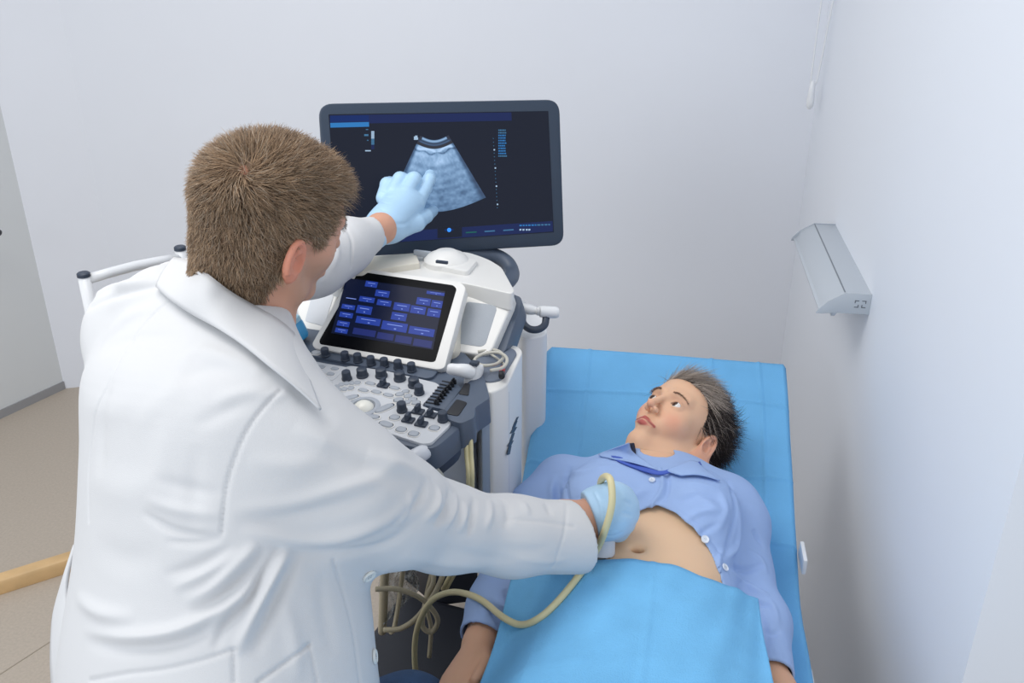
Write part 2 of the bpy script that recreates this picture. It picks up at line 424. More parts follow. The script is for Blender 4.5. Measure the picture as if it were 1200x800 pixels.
for sx in (-1, 1):
    for y in (.4, 1.4): lathe('foot', [(.03, 0), (.03, .018), (.015, .022)], (.015 + sx * .18, y, 0), M_black, root, k=14)
b = MB(); b.box((.293, 1.44, .70), (.004, .03, .016)); b.build('side_bracket', M_white, root, bev=.003)
b = MB(); b.box((.293, 1.17, .60), (.004, .07, .02)); b.build('side_bracket', M_white, root, bev=.003)

# disposable sheet, a thin cloth over the table with overhanging sides
def sheet_path(v):
    """v = distance from the top of the backrest towards the foot; returns y, z, normal"""
    if v < 0: return TY + .004 + 0 * v, TZ + v * 1.0, np.array([0, 1, 0])
    if v < L:
        s = v / L; y, z = TY + (HY - TY) * s, TZ + (HZ - TZ) * s
        n = bn * 1.0
        w = max(0, 1 - abs(v - L) / .05) * .006; return y, z + w, n
    return HY - (v - L), HZ + max(0, 1 - abs(v - L) / .05) * .006, np.array([0, 0, 1.0])
us = np.r_[np.linspace(-.06, 0, 6), np.linspace(.01, .53, 170), np.linspace(.54, .60, 6)]; vs = np.r_[np.linspace(-.10, 0, 8), np.linspace(.012, L + .9, 420)]
V = []
rn = RNG.normal(size=(8, 4))
for v in vs:
    y, z, n = sheet_path(v)
    for u in us:
        x = XL0 + .006 + u; o = .004; zz = z; yy = y
        if u < 0: x = XL0 - .003 - .012 * (1 - math.exp(u * 20)) ; zz = z + u
        if u > .53: x = XR0 + .003 + .004 * math.sin(v * 9) * (u - .53) * 10; zz = z - (u - .53)
        wv = .0022 * math.sin(u * 13 + 3 * math.sin(v * 5)) * math.sin(v * 7) + .0012 * math.sin(v * 31 + u * 9)
        for fy in (.13, .33, .47): wv += .0034 * math.exp(-((v - fy - .012 * math.sin(u * 7 + fy * 20)) / .0036) ** 2)      # fold creases across
        for fx in (.09, .37, .475): wv += .0030 * math.exp(-((u - fx - .006 * math.sin(v * 6)) / .0036) ** 2)
        V.append(np.array([x, yy, zz]) + n * (o + wv))
nu = len(us); F = [(i * nu + j, i * nu + j + 1, (i + 1) * nu + j + 1, (i + 1) * nu + j) for i in range(len(vs) - 1) for j in range(nu - 1)]
me = mesh_np('bed_sheet', V, F); o = put('bed_sheet', me, M_sheet); so = o.modifiers.new('s', 'SOLIDIFY'); so.thickness = .0012; so.offset = 1
tag(o, 'creased blue disposable sheet covering the inclined examination table under the woman', 'sheet')
# ------------------------------------------------------------------ ultrasound machine
class Plane:
    def __init__(s, o, ex, ey):
        s.o = np.asarray(o, float); s.ex = unit(ex); ey = np.asarray(ey, float); s.ey = unit(ey - s.ex * (ey @ s.ex)); s.n = np.cross(s.ex, s.ey)
    def at(s, px, py, h=0.0):
        d = ray(px, py); o = s.o + s.n * h; return CAMP + d * (((o - CAMP) @ s.n) / (d @ s.n))
    def poly(s, pts, h=0.0): return np.array([s.at(x, y, h) for x, y in pts])
    def up(s, h): return Plane(s.o + s.n * h, s.ex, s.ey)
hx = np.array([cp, sp, 0.0]); hf = np.array([-sp, cp, 0.0]); UPZ = np.array([0, 0, 1.0])
mx = unit(.937 * hx - .349 * hf); my = unit(.349 * hx + .937 * hf)
T0 = W(374, 402, 1.666)
PT = Plane(T0, mx, my * math.cos(math.radians(35)) + UPZ * math.sin(math.radians(35)))          # touch screen plane
PC = Plane(T0 - UPZ * .012, mx, my * math.cos(math.radians(7)) + UPZ * math.sin(math.radians(7)))   # control surface
um = empty('ultrasound_machine', 'white and slate-blue ultrasound machine on a cart, beside the examination table', 'ultrasound machine', (*(PC.at(470, 480)[:2] + my[:2] * .1), 0))

def plate(name, pl, pts, h0, h1, m, parent=None, bev=.003, rad=0.006, seg=2, n=5):
    P = pl.poly(pts, h1)
    if rad: P = round_poly(P, rad, n)
    b = MB(); b.prism(P, pl.n * (h0 - h1)); return b.build(name, m, parent or um, bev=bev, seg=seg)
# console body (slate) and its front skirt
plate('console_base', PC, [(318, 432), (345, 384), (372, 368), (530, 398), (556, 424), (571, 460), (552, 476), (549, 492), (508, 527), (472, 521), (425, 508), (392, 492), (330, 462)], -.05, -.004, M_slate, bev=.006, rad=.02)
plate('console_skirt', PC, [(330, 470), (392, 494), (425, 512), (472, 526), (506, 532), (543, 503), (520, 470), (400, 450)], -.085, -.03, M_slateD, bev=.01, rad=.03)
plate('keyboard_shelf', PC, [(400, 505), (440, 522), (484, 538), (500, 538), (500, 500), (420, 480)], -.075, -.055, mat('taupe_plastic', (160, 150, 142), .5), bev=.004, rad=.02)
cp_ = plate('control_panel', PC, [(335, 448), (359, 440), (378, 447), (401, 431), (411, 428), (452, 434), (511, 448), (516, 452), (494, 475), (530, 488), (527, 498), (505, 519), (494, 519.5), (409, 492), (380, 478)], -.01, 0.001, M_grey, bev=.0015, rad=.006)
plate('button_panel', PC, [(335, 417), (407, 430), (390, 445.5), (353, 440), (330, 434)], -.01, .002, M_grey, bev=.0015, rad=.004)
plate('knob_strip', PC, [(362, 404), (378, 396), (520, 424), (508, 441), (500, 443), (358, 415)], -.01, .0015, M_slate, bev=.002, rad=.005)
kb = plate('keypad', PC, [(366, 443), (391, 447), (381, 460), (360, 452)], -.008, .0015, M_grey, bev=.001, rad=.002)
b = MB()
for i in range(3):
    for j in range(3):
        p = PC.at(369 + i * 7 - j * 3, 447 + j * 4 + i * 1.3, .004); b.box(p, (.0042, .0036, .003), [PC.ex, PC.ey, PC.n])
b.build('key', M_slateD, kb, bev=.0008)
c4 = lambda x, y: (340 + x / 4.8, 400 + y / 4.8)
def knob(x, y, r=.0078, h=.017, parent=None, cap=True):
    o = PC.at(*c4(x, y + 12), .001)
    lathe('knob', [(r * 1.12, 0), (r * 1.12, .003), (r, .004), (r * .93, h - .001), (r * .8, h)], o, M_slateD, parent or um, axis=PC.n, k=20)
    if cap: pass
for x, y in ((200, 70), (312, 92), (383, 102), (457, 118), (532, 128), (609, 140), (685, 155)): knob(x, y)
for x, y in ((407, 182), (514, 184), (618, 202), (698, 237)): knob(x, y, .0098, .016)
for x, y in ((320, 200), (727, 280), (630, 378), (860, 432)): knob(x, y, .0082, .017)
for x, y in ((525, 244), (720, 392), (790, 412), (665, 440), (738, 462)):
    o = PC.at(*c4(x, y + 6), .001); b = MB(); b.box(o + PC.n * .002, (.010, .007, .002), [PC.ex, PC.ey, PC.n]); b.box(o + PC.n * .008, (.0032, .006, .007), [unit(PC.ex + .4 * PC.ey), PC.ey, PC.n]); b.build('paddle_switch', M_slateD, um, bev=.0012)
def button(x, y, a, bb, rot=0, m=None):
    a *= 1.22; bb *= 1.22
    o = PC.at(*c4(x, y), .001); V = []
    e1 = PC.ex * math.cos(rot) + PC.ey * math.sin(rot); e2 = np.cross(PC.n, e1)
    K = 20
    for s, h in ((1.28, 0), (1.28, .0012), (1.12, .0014), (1.08, .0006), (1.0, .0006), (.96, .0026), (.8, .003)):
        for k in range(K):
            t = 2 * math.pi * k / K; V.append(o + e1 * a * s * math.copysign(abs(math.cos(t)) ** .75, math.cos(t)) + e2 * bb * s * math.copysign(abs(math.sin(t)) ** .75, math.sin(t)) + PC.n * h)
    F = []; mi = []
    for i in range(6):
        for j in range(K): F.append((i * K + j, i * K + (j + 1) % K, (i + 1) * K + (j + 1) % K, (i + 1) * K + j)); mi.append(0 if i in (0, 1) else (1 if i in (2, 3) else 2))
    F.append(tuple(range(6 * K, 7 * K))); mi.append(2)
    me = mesh_np('button', V, F, True); me.materials.append(M_wplast); me.materials.append(M_slateD); me.materials.append(m or M_mgrey)
    me.polygons.foreach_set('material_index', mi); put('button', me, None, um)
for x, y in ((262, 258), (288, 246), (318, 240), (348, 238), (378, 236), (272, 276), (306, 272), (342, 266)): button(x, y, .0045, .0045)
for x, y in ((452, 240), (588, 265), (412, 277), (485, 287), (553, 305)): button(x, y, .0075, .0038, -.12)
for x, y, a in ((618, 300, .006), (650, 285, .005), (610, 332, .0065), (664, 312, .0055), (690, 330, .006), (655, 345, .006), (708, 348, .006)): button(x, y, a, a * .8, .5)
button(335, 320, .012, .0048, .75); button(530, 378, .014, .0055, 1.0); button(460, 427, .010, .0045, .15)
for x, y in ((588, 430), (625, 498), (695, 522), (812, 490)): button(x, y, .0068, .0055)
button(540, 468, .010, .0055, -.2)
for x, y in ((60, 132), (115, 140), (175, 147), (252, 157), (95, 172), (145, 180), (228, 187)): button(x, y, .006, .004)
button(148, 66, .0065, .0055, 0, M_grey)
tb = PC.at(*c4(412, 368), .001)
lathe('trackball_ring', [(.0285, 0), (.0285, .0015), (.025, .003), (.0205, .0025), (.0195, 0)], tb, M_mgrey, um, axis=PC.n, k=40)
lathe('trackball', [(.0195 * math.sin(a), .0195 * math.cos(a) - .009) for a in np.linspace(1.1, 0.02, 12)], tb, mat('ivory_ball', (232, 232, 224), .25), um, axis=PC.n, k=32)
# time gain sliders
sl = plate('slider_bed', PC, [(497, 474), (515, 451), (532, 445), (541, 455), (522, 480)], -.01, .002, M_slate, bev=.001, rad=.004)
for i in range(8):
    f = i / 7; x0 = 762 + f * 92; y0 = 340 - f * 118; x1 = x0 + 80; y1 = y0 + 14
    A = PC.at(*c4(x0, y0), .003); B = PC.at(*c4(x1, y1), .003)
    b = MB(); u = unit(B - A); b.box((A + B) / 2, (np.linalg.norm(B - A) / 2, .0011, .0006), [u, np.cross(PC.n, u), PC.n]); b.build('slider_slot', M_black, sl)
    p = A + (B - A) * (.78 if i < 5 else .85) + PC.n * .003; b = MB(); b.box(p, (.004, .0022, .004), [u, np.cross(PC.n, u), PC.n]); b.box(p + PC.n * .004, (.0015, .002, .003), [u, np.cross(PC.n, u), PC.n]); b.build('slider_cap', M_black, sl, bev=.0006)
# right-hand probe holder
hl = plate('probe_holder', PC, [(516, 486), (549, 447), (566, 436), (574, 466), (557, 477), (556, 489), (540, 496), (530, 493)], -.045, .006, M_slate, bev=.004, rad=.006)
plate('holder_slot', PC, [(522, 484), (535, 467), (548, 471), (537, 487)], -.002, .0075, M_black, hl, bev=.001, rad=.005)
plate('holder_slot', PC, [(537, 461), (545, 448), (551, 449), (549, 463)], -.002, .0075, M_black, hl, bev=.001, rad=.004)
b = MB(); b.box(PC.at(541, 505, -.035), (.012, .012, .02), [PC.ex, PC.ey, PC.n]); b.box(PC.at(533, 516, -.05), (.008, .008, .014), [PC.ex, PC.ey, PC.n]); b.build('holder_bracket', M_slateD, hl, bev=.003)
# touch screen
ts = plate('touch_screen', PT, [(426, 314), (541, 331), (546, 337), (521, 431), (513, 433), (369, 408), (365, 403), (414, 316)], -.022, 0.0, M_wplast, bev=.003, rad=.006)
plate('bezel', PT, [(421, 318), (531, 334), (535, 338), (510, 423), (505, 424), (375, 403), (374, 399), (419, 320)], -.002, .0008, mat('black_glass', (10, 12, 17), .3, spec=.06), ts, bev=.0004, rad=.004)
M_ts = mat('touch_display', (6, 10, 24), .35, spec=.12, emis=(10, 17, 40), es=1.0); M_tb = mat('touch_key', (8, 12, 30), .35, spec=.12, emis=(34, 56, 138), es=1.0); M_tb2 = mat('touch_key_dim', (8, 10, 24), .35, spec=.12, emis=(30, 40, 96), es=1.0); M_tt = mat('touch_text', (40, 50, 70), .3, spec=.1, emis=(110, 130, 200), es=1.0)
c5 = lambda x, y: (360 + x * .1875, 270 + y * .1875)
b = MB()
def quad(bb, pl, pts, h, mi, th=.0003): P = pl.poly(pts, h); bb.prism(P, pl.n * -th, mi)
quad(b, PT, [c5(*p) for p in ((245, 296), (862, 380), (785, 745), (150, 640))], .0012, 0)
A5 = np.array(c5(245, 296)); B5 = np.array(c5(862, 380)); C5 = np.array(c5(785, 745)); D5 = np.array(c5(150, 640))
def uvq(u0, v0, u1, v1):
    g = lambda u, v: tuple((A5 * (1 - u) + B5 * u) * (1 - v) + (D5 * (1 - u) + C5 * u) * v); return [g(u0, v0), g(u1, v0), g(u1, v1), g(u0, v1)]
keys = [(.2, .0, .32, .1), (.32, .13, .46, .24), (.74, .16, .88, .28), (.89, .17, 1.0, .29), (.82, .03, 1.0, .08), (.18, .28, .33, .37), (.36, .29, .50, .39), (.53, .3, .69, .43), (.7, .31, .85, .44), (.87, .32, 1.0, .45), (.03, .46, .16, .54), (.18, .44, .33, .58), (.53, .47, .68, .6),
        (.03, .6, .16, .69), (.03, .76, .15, .85), (.03, .89, .15, .97), (.2, .63, .44, .75), (.46, .64, .71, .79), (.73, .66, .98, .79)]
for k in keys: quad(b, PT, uvq(*k), .0016, 1)
for k in ((.2, .84, .42, .95), (.44, .85, .6, .96), (.62, .85, .78, .97), (.8, .86, .98, .98)): quad(b, PT, uvq(*k), .0016, 2)
for k in keys[:19]:
    w = k[2] - k[0]; h = k[3] - k[1]; quad(b, PT, uvq(k[0] + w * .2, k[1] + h * .3, k[0] + w * .8, k[1] + h * .38), .0019, 3)
    quad(b, PT, uvq(k[0] + w * .5, k[1] + h * .7, k[0] + w * .58, k[1] + h * .82), .0019, 3)
quad(b, PT, uvq(.05, .34, .15, .352), .0016, 3)
b.build('display', [M_ts, M_tb, M_tb2, M_tt], ts)
# neck of the touch screen down to the console
plate('touch_screen_support', PT, [(440, 330), (538, 340), (535, 415), (500, 424), (400, 405)], -.12, -.02, M_cream, bev=.01, rad=.02)
# speakers either side
PS = PT.up(-.045)
sr = plate('speaker_housing', PS, [(548, 326), (603, 345), (601, 354), (576, 411), (566, 416), (530, 411), (526, 404)], -.03, 0.0, M_wplast, bev=.005, rad=.012, seg=3)
plate('speaker_grille', PS, [(547, 353), (580, 357), (582, 362), (569, 403), (563, 406), (537, 402), (535, 398)], -.004, .001, mat('speaker_mesh', (176, 183, 192), .6, bump=.8, bscale=900), sr, bev=.001, rad=.006)
plate('speaker_back', PS, [(560, 328), (611, 348), (611, 356), (592, 412), (580, 417), (560, 416)], -.075, -.022, M_slate, bev=.006, rad=.012)
sl2 = plate('speaker_housing', PS, [(345, 350), (393, 331), (400, 338), (380, 388), (366, 388), (352, 384)], -.03, 0.0, M_wplast, bev=.005, rad=.012, seg=3)
plate('speaker_grille', PS, [(366, 344), (393, 340), (380, 382), (357, 376)], -.004, .001, M_grey, sl2, bev=.001, rad=.006)
# top cover, document shelf, monitor neck
ztop = PT.at(480, 322)[2] - .012
PH = Plane(np.array([0, 0, ztop]), mx, my)
plate('top_cover', PH, [(385, 326), (398, 305), (500, 296), (545, 294), (572, 303), (588, 313), (593, 322), (603, 340), (600, 344), (548, 332), (420, 314), (398, 330)], -.035, 0.0, M_wplast, bev=.012, rad=.025, seg=4)
plate('document_shelf', PH, [(410, 302), (487, 296), (492, 308), (425, 318), (400, 316)], -.01, .012, M_cream, bev=.002, rad=.004)
plate('cover_step', PH, [(495, 297), (540, 296), (560, 304), (548, 318), (500, 309)], -.01, .010, M_wplast, bev=.005, rad=.012)
b = MB(); b.box(PH.at(495, 297, .016), (.018, .004, .006), [mx, my, UPZ]); b.build('latch', M_mgrey, um, bev=.001)
# body behind: column down to the cart
def hull(name, pts_px, z1, z0, m, shift=(0, 0), bev=.02, rad=.03, parent=None):
    P = np.array([WZ(x, y, z1) for x, y in pts_px]); P = round_poly(P, rad, 5); b = MB(); b.prism(P, np.array([shift[0], shift[1], z0 - z1])); return b.build(name, m, parent or um, bev=bev, seg=3)
zc = PC.at(575, 450)[2]
hull('cabinet', [(553, 425), (562, 403), (606, 404), (613, 411), (594, 452), (572, 461), (565, 452)], zc, .5, M_wplast, bev=.008)
hull('cable_tray', [(548, 432), (572, 405), (602, 408), (606, 413), (588, 444), (570, 447)], zc + .004, zc - .006, mat('tray_slate', (104, 114, 130), .5), bev=.002, rad=.012)
hull('front_column', [(420, 480), (505, 470), (560, 478), (555, 500), (500, 512), (430, 492)], zc - .09, .74, M_grey, bev=.012)
hull('lower_body', [(450, 440), (560, 430), (600, 420), (590, 450), (560, 465), (500, 470)], .76, .15, mat('dark_body_shade', (28, 31, 40), .5), bev=.02)  # near-black colour stands in for the shade below the console
A = WZ(598, 452, zc - .015) + [0, -.012, 0]; B = WZ(566, 462, zc - .015) + [0, -.014, 0]
P = []
for f, bul in ((0, 0), (.3, .012), (.6, .018), (1, .012)): P.append(A + (B - A) * f + unit(np.array([0.1, -1, 0])) * bul)
P += [B + np.array([.0, .03, 0]), A + np.array([0, .03, 0])]
b = MB(); b.prism(P, np.array([0, 0, .52 - P[0][2]])); b.build('corner_trim', M_blue_strip, um, bev=.006, seg=3)
# logo on the cabinet side
hull('rear_column', [(598, 350), (612, 350), (638, 372), (642, 392), (612, 398)], W(612, 352, 2.05)[2], .15, M_white, bev=.012, rad=.02)
b = MB(); nrm = unit(np.cross(WZ(613, 411, zc) - WZ(594, 452, zc), UPZ)); nrm = nrm if nrm[0] > 0 else -nrm
fu = unit(WZ(613, 411, zc) - WZ(594, 452, zc)); oc = WZ(596, 447, zc)
def face(px, py, h=.0015):
    d = ray(px, py); return CAMP + d * (((oc + nrm * h - CAMP) @ nrm) / (d @ nrm))
um_logo = face(600, 510)
for (x, y), (x2, y2), w in (((596, 533), (598, 522), 3.2), ((597, 523), (600, 516), 4.2), ((599, 517), (602, 507), 3), ((600, 508), (604, 500), 4.6), ((602, 502), (605, 493), 3.2), ((604, 496), (607, 488), 2.2)):
    P = [face(x - w / 2, y), face(x + w / 2, y - 1), face(x2 + w / 2, y2), face(x2 - w / 2, y2 + 1)]
    b.prism(P, -nrm * .001)
b.build('logo_lettering', M_slateD, um)
# handles
tube('front_handle', [W(455, 562, 1.41), W(470, 545, 1.40), W(483, 537, 1.40), W(496, 530, 1.41), W(505, 523, 1.45)], [.013] * 33, mat('handle_grip', (206, 210, 218), .3), um, k=16)
tube('rear_handle', [W(470, 304, 1.98), W(530, 298, 2.0), W(572, 298, 2.02), W(592, 306, 2.02), W(600, 320, 2.0), W(594, 330, 1.95), W(575, 333, 1.9)], .017, M_slate, um, k=16)
for pts in ([(502, 541, 1.42), (512, 551, 1.44), (519, 562, 1.46), (522, 585, 1.50)], [(495, 546, 1.42), (507, 556, 1.44), (513, 568, 1.46), (515, 588, 1.50)]):
    tube('loop_cable', [W(*p) for p in pts], .0045, M_cableg, um, k=10)
# monitor
TLc = W(373, 121, 1.84); TRc = W(656, 116.5, 1.95); BRc = W(662, 287.5, 2.03)
PM = Plane(TLc, TRc - TLc, TLc + (TRc - BRc) - TLc)
mo = plate('monitor', PM, [(373, 121.5), (656, 116.5), (661.5, 287.5), (385, 303)], -.03, 0.0, mat('monitor_shell', (44, 58, 76), .4), bev=.005, rad=.03, n=8)
b = MB(); P = PM.poly([(374.5, 121), (654, 118), (660, 285), (388, 301)], -.004); P = round_poly(P, .03, 8); b.prism(P, PM.n * -.02); b.build('light_rim', M_grey, mo, bev=.004)
lathe('monitor_neck', [(.045, -.005), (.045, .006), (.036, .016), (.026, .020), (.020, .024)], PH.at(523, 307, .004), M_wplast, um, k=28)
b = MB(); b.box(PM.at(523, 285, -.05), (.03, .02, .05), [PM.ex, PM.n, PM.ey]); b.build('monitor_mount', M_cream, mo, bev=.006)
b = MB(); b.box(PH.at(524, 306, .024) + my * -.024 + UPZ * .006, (.012, .003, .0025), [mx, my, UPZ]); b.build('neck_slot', M_slateD, mo)
c2 = lambda x, y: (360 + x / 3.6375, 100 + y / 3.6375)
def emit_mat(name, col, s=1.0): return mat(name, (4, 5, 8), .35, spec=.12, emis=col, es=s)
M_sc = [mat('screen_glass', (8, 9, 14), .35, spec=.12, emis=(26, 30, 42), es=1.0), emit_mat('bar_navy', (28, 38, 78)), emit_mat('bar_blue', (44, 110, 170)), emit_mat('mark_pale', (150, 175, 200)), emit_mat('icon_blue', (50, 130, 235), 1.2), emit_mat('text_teal', (60, 105, 140)), None, emit_mat('bar_navy2', (20, 40, 92)), emit_mat('led_green', (30, 90, 80))]
# ultrasound fan image: noise-textured emission
fm = bpy.data.materials.new('scan_image'); fm.use_nodes = True; nt = fm.node_tree; bs = nt.nodes['Principled BSDF']; bs.inputs['Base Color'].default_value = (0, 0, 0, 1); bs.inputs['Roughness'].default_value = .3
at = nt.nodes.new('ShaderNodeAttribute'); at.attribute_name = 'Col'; nt.links.new(at.outputs['Color'], bs.inputs['Emission Color']); bs.inputs['Emission Strength'].default_value = 1.0
M_sc[6] = fm
b = MB()
quad(b, PM, [(385, 134), (642.5, 130), (649, 272), (397, 288)], .0012, 0)
quad(b, PM, [c2(97, 128), c2(870, 115), c2(872, 150), c2(97, 165)], .0014, 1)
quad(b, PM, [c2(97, 130), c2(262, 127), c2(264, 152), c2(98, 156)], .0016, 7); quad(b, PM, [c2(98, 160), c2(263, 156), c2(264, 176), c2(99, 180)], .0016, 2)
quad(b, PM, [c2(140, 640), c2(1046, 578), c2(1048, 622), c2(142, 684)], .0014, 1)
quad(b, PM, [c2(555, 604), c2(660, 597), c2(660, 645), c2(555, 652)], .0016, 0)
for k in range(12): y = 195 + k * 6.5; quad(b, PM, [c2(273, y), c2(286, y), c2(286, y + 5.5), c2(273, y + 5.5)], .0016, 3 if k < 5 else (5 if k < 9 else 1))
for x, y, w, h, mi in ((243, 208, 18, 8, 5), (250, 186, 10, 4, 5), (255, 232, 6, 4, 5), (247, 276, 24, 5, 3), (455, 218, 8, 14, 3), (460, 214, 10, 18, 3), (465, 222, 8, 9, 3)): quad(b, PM, [c2(x, y), c2(x + w, y), c2(x + w, y + h), c2(x, y + h)], .0016, mi)
for k in range(20): y = 225 + k * 15.5; x = 792 + k * .9; s = 6 if k % 5 == 3 else 3; quad(b, PM, [c2(x, y), c2(x + s, y), c2(x + s, y + s), c2(x, y + s)], .0016, 3 if s == 6 else 5)
rr = random.Random(8)
for k in range(11):
    y = 188 + k * 11; x = 815
    while x < 845:
        w = rr.uniform(3, 7); quad(b, PM, [c2(x, y), c2(x + w, y), c2(x + w, y + 6), c2(x, y + 6)], .0016, 2 if k not in (0, 1, 10) else 5); x += w + 2
for x, w, mi in ((676, 46, 8), (756, 44, 5), (836, 44, 5)): quad(b, PM, [c2(x, 625 - (x - 676) * .06), c2(x + w, 622 - (x - 676) * .06), c2(x + w, 627 - (x - 676) * .06), c2(x, 630 - (x - 676) * .06)], .0016, mi)
x = 905
while x < 1030:
    w = rr.uniform(6, 14); quad(b, PM, [c2(x, 594 - (x - 905) * .03), c2(x + w, 594 - (x - 905) * .03), c2(x + w, 600 - (x - 905) * .03), c2(x, 600 - (x - 905) * .03)], .0016, 2 if x < 980 else 5); x += w + 4
for x in (905, 918, 932, 943): quad(b, PM, [c2(x, 612), c2(x + 8, 611), c2(x + 8, 618), c2(x, 619)], .0016, 3)
b.build('screen', M_sc, mo)
# round blue icon
ic = PM.at(*c2(605, 616), .0018); V, F = lathe_vf([(.0045, 0), (.0045, .0003)], ic, PM.n, 24); put('screen_icon', mesh_np('screen_icon', V, F, False), M_sc[4], mo)
for sgn in (-1, 1):
    q = ic + PM.ex * sgn * .0075; V, F = lathe_vf([(.0022, 0), (.0022, .0002)], q, PM.n, 16); put('screen_icon', mesh_np('screen_icon', V, F, False), M_sc[7], mo)
# fan
NU, NV = 90, 110; Vf = []; Cf = []
nz = RNG.random((40, 40)); nz2 = RNG.random((12, 12))
def smp(N, u, v):
    a = N.shape[0] - 1; x, y = u * a, v * a; i, j = np.minimum(x.astype(int), a - 1), np.minimum(y.astype(int), a - 1); fx, fy = x - i, y - j; fx = fx * fx * (3 - 2 * fx); fy = fy * fy * (3 - 2 * fy)
    return (N[i, j] * (1 - fx) + N[i + 1, j] * fx) * (1 - fy) + (N[i, j + 1] * (1 - fx) + N[i + 1, j + 1] * fx) * fy
u = np.linspace(0, 1, NU)[:, None] * np.ones((1, NV)); v = np.linspace(0, 1, NV)[None, :] * np.ones((NU, 1))
top = (468 + 160 * u, 212 + 0 * u + 20 * np.sin(np.pi * u)); tx = 482 + 120 * u; ty = 214 + 20 * np.sin(np.pi * u) - 2 * u
bx = 350 + (762 - 350) * u; by = 500 + (478 - 500) * u + 50 * np.sin(np.pi * u)
X = tx * (1 - v) + bx * v; Y = ty * (1 - v) + by * v
n1 = smp(nz, u, v); n2 = smp(nz2, u, v)
I = np.where(v < .09, .02 + .75 * np.exp(-((v - .02) / .018) ** 2) + .25 * np.exp(-((v - .07) / .01) ** 2), 0.0)
body = .78 - .42 * v + .16 * (n1 - .5) + .2 * (n2 - .5); body += .35 * np.exp(-((v - .15 - .02 * np.sin(u * 14)) / .018) ** 2) - .35 * np.exp(-((v - .19 - .015 * np.sin(u * 20)) / .012) ** 2) + .3 * np.exp(-((v - .3) / .05) ** 2) * np.exp(-((u - .6) / .15) ** 2)
body += .05 * np.sin(v * 60)
I = np.where(v >= .12, np.clip(body, .05, 1), np.clip(I, 0, 1)); I = np.where((v < .05) & ((u < .08) | (u > .92)), .05, I)
edge = np.clip(np.minimum(u, 1 - u) * 14, .35, 1); I = I * edge
Cc = np.stack([I ** 1.8 * .36, I ** 1.4 * .52, I ** 1.15 * .74], -1) + np.array([.012, .014, .025])
P = np.array([PM.at(*c2(x, y), .0018) for x, y in zip(X.ravel(), Y.ravel())])
idx = np.arange(NU * NV).reshape(NU, NV); F = np.stack([idx[:-1, :-1], idx[1:, :-1], idx[1:, 1:], idx[:-1, 1:]], -1).reshape(-1, 4)
me = mesh_np('scan_image', P, F); setcol(me, Cc.reshape(-1, 3)); put('scan_image', me, fm, mo)
# side hook and stored probe
tube('probe_hook', [W(596, 352, 1.86), W(607, 357, 1.85), W(611, 366, 1.84), W(613, 378, 1.83), W(620, 385, 1.82), W(630, 386, 1.82), W(638, 381, 1.83), W(640, 372, 1.84)], .0075, M_slateD, um, k=12)
r2 = empty('ultrasound_probe', 'white rod-shaped probe resting sideways in the dark hook beside the speaker', 'probe', W(635, 366, 1.84))
tube('handle', [[*W(606, 357, 1.86), .006], [*W(618, 362, 1.85), .011], [*W(628, 364, 1.845), .008], [*W(632, 365, 1.84), .008], [*W(634, 365, 1.84), .012], [*W(650, 366, 1.84), .012], [*W(655, 366, 1.84), .009]], 0, M_white, r2, k=16)
r3 = empty('ultrasound_probe', 'white hammer-shaped probe standing upright in the slate holder of the console', 'probe', W(553, 450, 1.56))
tube('handle', [[*W(550, 466, 1.56), .013], [*W(552, 452, 1.56), .0135], [*W(555, 440, 1.56), .015], [*W(556, 430, 1.56), .0165], [*W(556, 427, 1.56), .012]], 0, M_white, r3, k=20)
tube('head', [[*W(552, 436, 1.55), .013], [*W(543, 434, 1.54), .012], [*W(535, 433, 1.54), .0105], [*W(527, 432, 1.54), .0095], [*W(524, 431.5, 1.54), .007]], 0, M_white, r3, k=18)
b = MB(); b.box(W(556, 425.5, 1.545), (.007, .003, .006), [mx, UPZ, my]); b.build('connector_mark', M_slateD, r3)
# coiled leads on the tray
pts = [(560, 412), (580, 410), (590, 417), (582, 426), (566, 428), (556, 422), (566, 415), (584, 413), (594, 420), (590, 430), (575, 434)]
tag(tube('coiled_lead', [WZ(x, y, zc + .012 + .002 * i) for i, (x, y) in enumerate(pts)], .003, M_cableg, k=8), 'pale grey lead coiled on the slate tray under the right speaker', 'cable')
rl = empty('plugged_lead', 'thin grey lead ending in a red and black plug on the slate tray', 'cable', WZ(588, 436, zc + .01))
tube('lead', [WZ(x, y, zc + .012) for x, y in ((560, 405), (580, 418), (590, 426), (589, 432))], .0022, M_cableg, rl, k=8)
tube('plug', [WZ(x, y, zc + .012) for x, y in ((589, 431), (588, 437))], .005, M_red, rl, smooth=2)
tube('plug_tip', [WZ(x, y, zc + .012) for x, y in ((588, 437), (588, 441))], .0055, M_black, rl, smooth=2)
ry = empty('yellow_clip', 'small yellow clip on a thin thread behind the white cart column', 'clip', W(627, 424, 2.1))
tube('thread', [W(612, 414, 2.12), W(622, 421, 2.11), W(625, 423, 2.1)], .0012, M_white, ry, k=6); tube('clip', [W(624, 422, 2.1), W(628, 425, 2.1), W(630, 428, 2.1)], .005, M_yellow, ry)
# cart base and casters
P = [um.location[0] + 0, um.location[1] + 0]
bc = np.array([um.location[0], um.location[1], 0]) + my * .14 - mx * .10
b = MB(); b.box(bc + [0, 0, .12], (.22, .30, .045), [mx, my, UPZ]); b.build('cart_base', mat('dark_base_shade', (28, 31, 40), .5), um, bev=.03, seg=3)  # dark cart base; its near-black colour also carries the shade under the machine
for sx in (-1, 1):
    for sy in (-1, 1):
        p = bc + mx * sx * .18 + my * sy * .24; lathe('caster', [(.02, -.014), (.05, -.014), (.055, -.009), (.055, .009), (.05, .014), (.02, .014)], p + [0, 0, .055], M_black, um, axis=mx, k=20)
